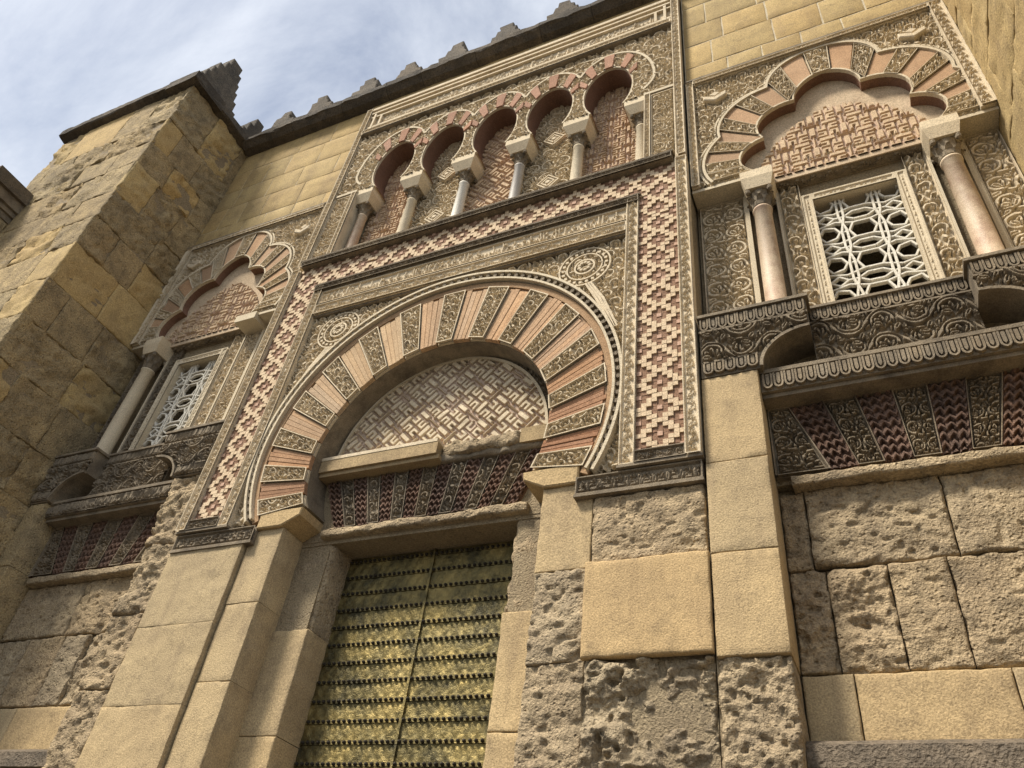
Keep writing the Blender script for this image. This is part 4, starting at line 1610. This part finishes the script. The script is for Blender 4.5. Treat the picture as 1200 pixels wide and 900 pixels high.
def build_bay(s, label, near):
    bay = thing('window_bay', label, 'window bay', (s * BC, .2, 0), 'window bays either side of the portal')
    cl = .0068 if near else .0115
    car = M['carved']
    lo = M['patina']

    def bx_(mb, x0, x1, y0, y1, z0, z1):
        mb.box(s * x0, s * x1, y0, y1, z0, z1)
        return mb

    def S(p):
        return [(s * x, z) for x, z in p]
    # ---- core
    q = MB()
    bx_(q, 3.20, 5.72, .46, .8, 0, 5.17)
    bx_(q, 2.76, 3.20, .06, .8, 0, 6.09)
    bx_(q, 5.43, 5.72, .06, .79, 0, 6.09)
    bx_(q, 3.20, 5.43, .36, .8, 5.17, 6.09)
    bx_(q, 2.76, 5.72, .37, .8, 6.09, 6.82)
    bx_(q, 2.76, 3.90, .37, .8, 6.82, 8.95)
    bx_(q, 4.76, 5.72, .37, .8, 6.82, 8.95)
    bx_(q, 3.90, 4.76, .37, .8, 6.82, 6.90)
    bx_(q, 3.90, 4.76, .37, .8, 8.56, 8.95)
    bx_(q, 2.76, 5.72, .255, .8, 8.95, 11.17)
    q.build('bay_core', M['joint'], bay)
    q = MB()
    bx_(q, 3.28, 5.36, .242, .30, 8.95, 10.7)
    q.build('tympanum_plaster', M['plaster'], bay)
    # ---- arch panel plate
    pl = [(2.77, 8.93), (2.77, 11.175), (5.705, 11.175), (5.705, 8.93)] + [(5.30, 8.93)] + [(BC + (x - BC) * 1.10, 8.96 + (z - 8.96) * 1.07) for x, z in INTR][::-1] + [(3.34, 8.93)]
    q = MB()
    q.prism(S(pl), .125, .253)
    q.build('arch_panel', car, bay)
    # lower edge slab
    q = MB()
    bx_(q, 2.77, 3.30, .10, .37, 8.885, 8.928)
    q.build('springer_slab', M['pale'], bay)
    q = MB()
    bx_(q, 5.34, 5.70, .10, .37, 8.885, 8.928)
    q.build('springer_slab', M['pale'], bay)
    # ---- voussoirs of the lobed arch
    NVB = 23
    C = (BC, 9.02)
    A0, A1 = math.radians(183), math.radians(-3)
    for k in range(NVB):
        b0 = A0 + (A1 - A0) * k / NVB
        b1 = A0 + (A1 - A0) * (k + 1) / NVB
        aa = [b0 - .004 + (b1 - b0 + .008) * j / 5 for j in range(6)]
        inn, out = [], []
        for a in aa:
            pi_, po_ = ray_poly(C, a, INTR), ray_poly(C, a, EXTR)
            if pi_ and po_:
                inn.append((pi_[0], pi_[1]))
                out.append(po_)
        if len(inn) < 3:
            continue
        red = k % 2 == 0 and 2 <= k <= NVB - 3
        q = MB()
        q.prism(S(inn + out[::-1]), .098 if red else .118, .25, .004)
        o = q.build('voussoir', M['plaster'] if red else M['pale'], bay, color=tuple(c * t for c, t in zip((.80, .66, .57), tone(.14))) if red else None)
        if not red:
            wd = math.hypot(out[0][0] - out[-1][0], out[0][1] - out[-1][1])
            ln = math.hypot(out[2][0] - inn[2][0], out[2][1] - inn[2][1])
            fm0 = wedge_map(inn[0], inn[-1], out[0], out[-1], .114, wd, ln)
            fm = (lambda f: lambda u, v, h: (s * f(u, v, h)[0], f(u, v, h)[1], f(u, v, h)[2]))(fm0)
            relief('carved_relief', o, car, fm, wd, ln, T['wild'], .038, cl, scale=.85, off=(.13 * k, .08 * k), rim=.012, flip=s > 0, wear=.2)
    # ---- extrados mouldings
    q = MB()
    band(q, S(EXTR)[::s], .030, .07, .14)
    q2 = [(BC + (x - BC) * 1.035, 8.96 + (z - 8.96) * 1.028) for x, z in EXTR]
    band(q, S(q2)[::s], .022, .085, .14)
    q.build('extrados_moulding', M['pale'], bay)
    q = MB()
    band(q, S(INTR)[::s], .022, .085, .13)
    q.build('intrados_fillet', M['pale'], bay)
    q = MB()
    band(q, S(INTR)[::s], .016, .132, .25)
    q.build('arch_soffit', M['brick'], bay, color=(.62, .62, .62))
    # ---- spandrel carving
    ex = inpoly([(BC + (x - BC) * 1.03, z) for x, z in EXTR])

    def spm(x, z):
        return ~ex(np.abs(x), z)
    panel('spandrel_relief', bay, car, 2.86, 5.56, 8.95, 11.09, .122, T['wild'], .042, cl * 1.1, s, maskf=spm, wear=.2, scale=.95)
    strip(bay, 2.775, 2.865, 8.94, 11.17, .07, .13, T['border'], car, s, swap=True, cell=cl * 1.15, scale=.8)
    strip(bay, 5.56, 5.70, 8.94, 11.17, .06, .13, T['border'], car, s, swap=True, cell=cl * 1.15)
    strip(bay, 2.867, 5.558, 11.09, 11.17, .06, .13, T['border'], car, s, cell=cl * 1.15, scale=.7)
    q = MB()
    bx_(q, 2.77, 5.70, .03, .13, 11.172, 11.20)
    q.build('top_fillet', M['patina'], bay)
    for bxx in (3.12, 5.30):
        q = MB()
        q.prism(S([(bxx - .14, 10.62), (bxx, 10.54), (bxx + .14, 10.62), (bxx + .14, 10.71), (bxx, 10.63), (bxx - .14, 10.71)]), .03, .13, .012)
        q.prism(S([(bxx - .07, 10.72), (bxx, 10.67), (bxx + .07, 10.72), (bxx, 10.78)]), .05, .13, .01)
        q.build('chevron_boss', car, bay)
    # ---- tympanum: smooth plaster above, brick fret below
    inp = inpoly(INTR + [(5.21, 8.93), (3.43, 8.93)])
    topz = (lambda x: 9.98 - .9 * (np.abs(np.abs(x) - BC) / .9) ** 2 + .12 * fbm(x * 3, x * 0, 5, 3))
    panel('tympanum_fret', bay, M['plaster'], 3.30, 5.34, 8.90, 10.20, .238, T['fret'], .030,   .008 if near else .0135, s, maskf=lambda x, z: inp(np.abs(x), z) & (z < topz(x)), wear=.3, smooth=False,
          two=M['fretred'], scale=1.12, color=(1.05, 1.0, .95))
    # carved soffit beam between the capitals
    q = MB()
    bx_(q, 3.30, 5.34, .225, .37, 8.86, 8.925)
    bm = q.build('tympanum_beam', M['plaster'], bay)

    def soff(u, v, h):
        return s * (3.45 + u), .24 + v, 8.858 - h
    relief('soffit_relief', bm, lo, soff, 1.74, .125, T['border'], .02, .012, flip=s > 0)  # dark stone here holds the shade of the downward face in its colour
    # ---- window zone carving
    for (x0, x1, tl, mm_) in ((2.80, 3.27, 'tree', car), (3.62, 3.835, 'wild', car), (4.825, 5.03, 'wild', car), (5.38, 5.69, 'tree', car)):
        panel('carved_panel', bay, mm_ if s > 0 or x0 < 4.5 else lo, x0, x1, 6.83, 8.875, .366, T[tl], .048, cl, s, rim=.012, wear=.2, scale=1.0 if tl == 'tree' else 1.05)  # left bay's outer panels take dark stone: the tower's shade put into colour
    for x0, x1 in ((3.272, 3.315), (5.325, 5.372), (3.595, 3.618), (5.032, 5.055)):
        q = MB()
        bx_(q, x0, x1, .30, .38, 6.82, 8.88)
        q.build('panel_fillet', M['pale'], bay)
    # ---- columns
    for cx in ((3.455, 5.185) if s > 0 else (5.185,)):
        column(bay, s * cx, .20, 6.82, 8.40, 8.66, 8.925, .094, M['marble'] if s > 0 else M['pale'], .13, .165, .38, M['patina'])
    if s < 0:
        panel('carved_panel', bay, car, 3.32, 3.59, 6.83, 8.875, .366, T['tree'], .05, cl, s, rim=.012, wear=.2, scale=.8)
        q = MB()
        bx_(q, 3.28, 3.64, .06, .38, 8.80, 8.925)
        q.build('impost', M['pale'], bay)
    # ---- brackets and balcony front
    cv = [(3.70 - .42 * math.cos(a) - .0, 6.10 + .36 * math.sin(a)) for a in np.linspace(0, math.pi / 2, 10)]
    br = [(2.78, 6.10), (3.27, 6.10)] + cv[0:] + [(3.70, 6.80), (2.78, 6.80)]
    for k in range(2):
        pb = br if k == 0 else [(min(2 * BC - x, 5.70), z) for x, z in br][::-1]
        q = MB()
        q.prism(S(pb), .0, .38)
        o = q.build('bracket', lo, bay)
        xa, xb = (2.78, 3.70) if k == 0 else (4.94, 5.70)
        q = MB()
        bx_(q, xa - (.01 if k == 0 else .025), xb + (.025 if k == 0 else 0), -.045, .30, 6.79, 6.822)
        q.build('bracket_cap', lo, o)
        tooth_row(o, xa + .01, xb - .01, 6.70, -.002, s)
        fx0, fx1 = (2.80, 3.26) if k == 0 else (5.40, 5.69)
        tooth_row(o, fx0, fx1, 6.175, -.002, s, zscale=.85)
        ip = inpoly(pb)
        xs_ = (2.80, 3.69) if k == 0 else (4.95, 5.69)
        panel('carved_relief', o, lo, xs_[0], xs_[1], 6.25, 6.61, -.002, T['scroll'], .045, cl, s, maskf=(lambda f: lambda x, z: f(np.abs(x), z - .03) & f(np.abs(x) + (.03 if k else -.03) * 0, z))(ip), wear=.25, scale=.98, off=(.04, .04))
        q = MB()
        ed = cv if k == 0 else [(2 * BC - x, z) for x, z in cv][::-1]
        band(q, S(ed)[::s], .028, -.035, .01)
        bx_(q, xa, xb, -.03, .01, 6.612, 6.632)
        bx_(q, fx0, fx1, -.03, .01, 6.240, 6.258)
        q.build('bracket_fillet', lo, o)
    q = MB()
    bx_(q, 3.70, 4.94, .20, .38, 6.10, 6.815)
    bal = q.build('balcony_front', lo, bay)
    q = MB()
    bx_(q, 3.70, 4.94, .15, .40, 6.817, 6.845)
    q.build('balcony_cap', lo, bal)
    tooth_row(bal, 3.71, 4.93, 6.745, .198, s)
    q = MB()
    bx_(q, 3.70, 4.94, .17, .21, 6.655, 6.672)
    q.build('balcony_fillet', lo, bal)
    panel('carved_relief', bal, lo, 3.71, 4.93, 6.14, 6.65, .198, T['scroll'], .045, cl, s, wear=.25, scale=.98, off=(.1, 0))
    q = MB()
    bx_(q, 3.245, 5.395, .085, .38, 5.905, 6.085)
    bx_(q, 3.245, 5.395, .06, .38, 6.087, 6.125)
    bx_(q, 3.245, 5.395, .12, .38, 5.865, 5.903)
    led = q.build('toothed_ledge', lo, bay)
    tooth_row(led, 3.26, 5.385, 5.99, .083, s, zscale=1.1)
    # ---- flat-arch lintel
    n = 7
    LCx, LCz = BC, 3.4
    for k in range(-1, n + 1):
        xa, xb = 3.42 + 1.80 * k / n, 3.42 + 1.80 * (k + 1) / n
        f_ = (5.21 - LCz) / (5.87 - LCz)
        lo_ = [(LCx + (x - LCx) * f_) for x in (xa, xb)]
        c4 = [(lo_[0] + .003, 5.21), (lo_[1] - .003, 5.21), (xb - .003, 5.868), (xa + .003, 5.868)]
        if k == -1:
            c4 = [(3.25, 5.21), (lo_[1] - .003, 5.21), (xb - .003, 5.868), (3.25, 5.868)]
        if k == n:
            c4 = [(lo_[0] + .003, 5.21), (5.39, 5.21), (5.39, 5.868), (xa + .003, 5.868)]
        rd = k % 2 == 0
        q = MB()
        q.prism(S(c4), .315, .40, .004)
        mt = M['oldbrick'] if rd else lo
        o = q.build('lintel_voussoir', mt, bay, color=tone(.15))
        wd, ln = .26, .66
        fm0 = wedge_map(c4[0], c4[1], c4[3], c4[2], .313, wd, ln)
        fm = (lambda f: lambda u, v, h: (s * f(u, v, h)[0], f(u, v, h)[1], f(u, v, h)[2]))(fm0)
        relief('carved_relief', o, mt, fm, wd, ln, T['cross'] if rd else T['tree'], .045, cl, scale=1.1 if rd else .62, off=(0, .09 * k), rim=0 if rd else .012, flip=s < 0, wear=.45, color=tone(.15))
        q = MB()
        # thin brick joint between the wedges
        q.prism(S([(c4[1][0] - .008, 5.212), (c4[1][0] + .008, 5.212), (c4[2][0] + .008, 5.866), (c4[2][0] - .008, 5.866)]), .285, .33)
        q.build('joint_fillet', M['oldbrick'], o)
    block('sill_ledge', bay, M['rubble'], ((3.36 if s > 0 else -5.36), .25, 5.10), EX, EZ, NY, 2.0, .085, .16, .014, .05, .02, frq=5)
    # ---- piers
    zs = [0, .55, 1.3, 2.1, 2.9, 3.69, 4.44, 5.22, 6.09]
    for a, b in zip(zs[:-1], zs[1:]):
        rough = .005 if a > 3.6 else .035
        if s < 0:
            rough = .045 if a > 4.4 else .03
        mt = M['ashlar'] if rough < .01 else M['rubble']
        block('pier_stone', bay, mt, ((2.775 if s > 0 else -3.24), .0 if rough < .01 else .02, a + .003), EX, EZ, NY, .465, b - a - .006, .40, rough, .05 if rough < .01 else (.014 if s > 0 else .02), .005 if rough < .01 else .016, color=tone(.05))
        block('pier_stone', bay, M['tower'] if s < 0 else M['ashlar'], ((5.40 if s > 0 else -5.69), .0, a + .003), EX, EZ, NY, .29, b - a - .006, .40, .008, .06, .01, color=tone(.08))
    # ---- blocked doorway
    def bk(x0, x1, z0, z1, mt, rough, y, cell):
        ox = x0 if s > 0 else -x1
        block('stone_block', bay, M[mt], (ox, y, z0 + .004), EX, EZ, NY, x1 - x0 - .008, z1 - z0 - .008, .07, rough, cell, .010 if rough < .01 else .014, color=tone(.07, .03), frq=3.6)
    for x0, x1, z0, z1, mt, rough, y in ((3.25, 3.43, 4.44, 5.10, 'rubble', .02, .375), (3.43, 4.36, 4.45, 5.10, 'rubble', .024, .36), (4.36, 5.40, 4.45, 5.10, 'rubble', .018, .36),
                                          (3.25, 3.50, 3.69, 4.44, 'rubble', .045, .385), (3.50, 3.90, 3.69, 4.44, 'rubble', .045, .365), (3.90, 4.27, 3.69, 4.44, 'rubble', .016, .355),
                                          (4.27, 4.85, 3.69, 4.44, 'rubble', .016, .355), (4.85, 5.40, 3.69, 4.44, 'rubble', .02, .36),
                                          (3.25, 3.57, 3.24, 3.68, 'ashlar', .003, .35), (3.57, 4.45, 3.24, 3.68, 'ashlar', .004, .345), (4.45, 5.40, 3.24, 3.68, 'ashlar', .004, .35)):
        bk(x0, x1, z0, z1, mt, rough, y, .013 if rough > .01 else .035)
    for z0, z1 in ((0, .7), (.7, 1.5), (1.5, 2.3), (2.3, 3.08)):
        bk(3.25, 4.3, z0, z1, 'ashlar', .006, .30, .1)
        bk(4.3, 5.40, z0, z1, 'ashlar', .006, .30, .1)
    q = MB()
    xs_ = np.linspace(3.245, 5.40, 28)
    vs, fs = [], []
    for i_, xx in enumerate(xs_):
        for y_, z_ in ((.42, 3.24), (.20, 3.225), (.12, 3.18), (.115, 3.05), (.42, 3.05)):
            jz = .012 * float(fbm(np.array(xx * 7.0), np.array(y_ * 31.0), 301, 3))
            vs.append((s * xx, y_ + jz, z_ + jz))
    for i_ in range(27):
        for j_ in range(4):
            qd = (i_ * 5 + j_, (i_ + 1) * 5 + j_, (i_ + 1) * 5 + j_ + 1, i_ * 5 + j_ + 1)
            fs.append(qd[::-1] if s < 0 else qd)
    q.add(vs, fs)
    q.build('plinth_ledge', M['crust'], bay, color=(1.7, 1.65, 1.6))
    return bay


build_bay(1, 'carved window bay with paler stone, between the portal and the plain tower side', True)
build_bay(-1, 'shaded carved window bay tucked beside the eroded tower', False)

# ------------------------------------------------------------------ lattice windows
for s, lab in ((1, 'white marble lattice window in a pale carved frame, in the brighter bay'),
               (-1, 'white marble lattice window in the darker bay beside the eroded tower')):
    lw = thing('lattice_window', lab, 'window', (s * 4.33, .4, 6.9), 'pierced marble windows in the side bays')
    fr = MB()
    x0, x1, z0, z1 = 3.94, 4.72, 6.955, 8.50
    for a, b, c, d, sw in ((3.84, 3.94, 6.86, 8.60, True), (4.72, 4.82, 6.86, 8.60, True), (3.94, 4.72, 8.50, 8.60, False), (3.94, 4.72, 6.86, 6.955, False)):
        strip(lw, a, b, c, d, .305, .50, T['border'], M['pale'], s, cell=.011 if s > 0 else .016, depth=.014, rim=.022, swap=sw, name='frame', scale=.6)
    # strapwork: six-pointed stars linked by hexagons
    q = MB()
    W_, H_ = x1 - x0, z1 - z0
    a_ = W_ / 2.0
    r_ = .0128

    def seg(p, p2, rr=r_, yy=.0):
        # clip to the opening
        t0, t1 = 0.0, 1.0
        d = (p2[0] - p[0], p2[1] - p[1])
        for o_, dd, lo_, hi_ in ((p[0], d[0], x0, x1), (p[1], d[1], z0, z1)):
            if abs(dd) < 1e-9:
                if o_ < lo_ or o_ > hi_:
                    return
                continue
            ta, tb_ = (lo_ - o_) / dd, (hi_ - o_) / dd
            t0, t1 = max(t0, min(ta, tb_)), min(t1, max(ta, tb_))
        if t1 - t0 < .02:
            return
        A = (s * (p[0] + d[0] * t0), .40 + yy, p[1] + d[1] * t0)
        B = (s * (p[0] + d[0] * t1), .40 + yy, p[1] + d[1] * t1)
        q.tube([A, B], rr, 8, flat=1.7, sq=.45)
    hz = H_ / 3.4
    xc = (x0 + x1) / 2

    def loop(cx, cz, pts, yy=0.0):
        for k in range(len(pts)):
            a, b = pts[k], pts[(k + 1) % len(pts)]
            seg((cx + a[0] * W_, cz + a[1] * hz), (cx + b[0] * W_, cz + b[1] * hz), yy=yy)
    for j in range(-1, 5):
        cz = z0 + hz * (j + .30)
        loop(xc, cz, [(.16, 0), (.10, .24), (-.10, .24), (-.16, 0), (-.10, -.24), (.10, -.24)])
        loop(xc, cz + hz * .5, [(.19, 0), (.08, .13), (-.08, .13), (-.19, 0), (-.08, -.13), (.08, -.13)], .004)
        for sg in (-1, 1):
            loop(xc + sg * .40 * W_, cz, [(sg * .12, 0), (sg * .05, .23), (-sg * .08, .17), (-sg * .13, 0), (-sg * .08, -.17), (sg * .05, -.23)])
            loop(xc + sg * .40 * W_, cz + hz * .5, [(.10, 0), (0, .14), (-.10, 0), (0, -.14)], .004)
            # interlaced uprights
            for o_ in (-.030, .030):
                seg((xc + sg * (.215 + o_) * W_, cz - .5 * hz), (xc + sg * (.215 + o_) * W_, cz + .02 * hz), yy=-.006)
                seg((xc + sg * (.215 + o_) * W_, cz + .02 * hz), (xc + sg * (.215 - o_) * W_, cz + .5 * hz), yy=-.006)
            # slanting straps
            for za, zb in ((.24, .36), (-.24, -.36)):
                seg((xc + sg * .10 * W_, cz + za * hz), (xc + sg * .30 * W_, cz + zb * hz))
                seg((xc + sg * .30 * W_, cz + zb * hz), (xc + sg * .52 * W_, cz + (za * 1.1) * hz))
            seg((xc + sg * .16 * W_, cz), (xc + sg * .27 * W_, cz), yy=.004)
            seg((xc + sg * .19 * W_, cz + .5 * hz), (xc + sg * .30 * W_, cz + .5 * hz), yy=.004)
    q.build('lattice', M['white'], lw)
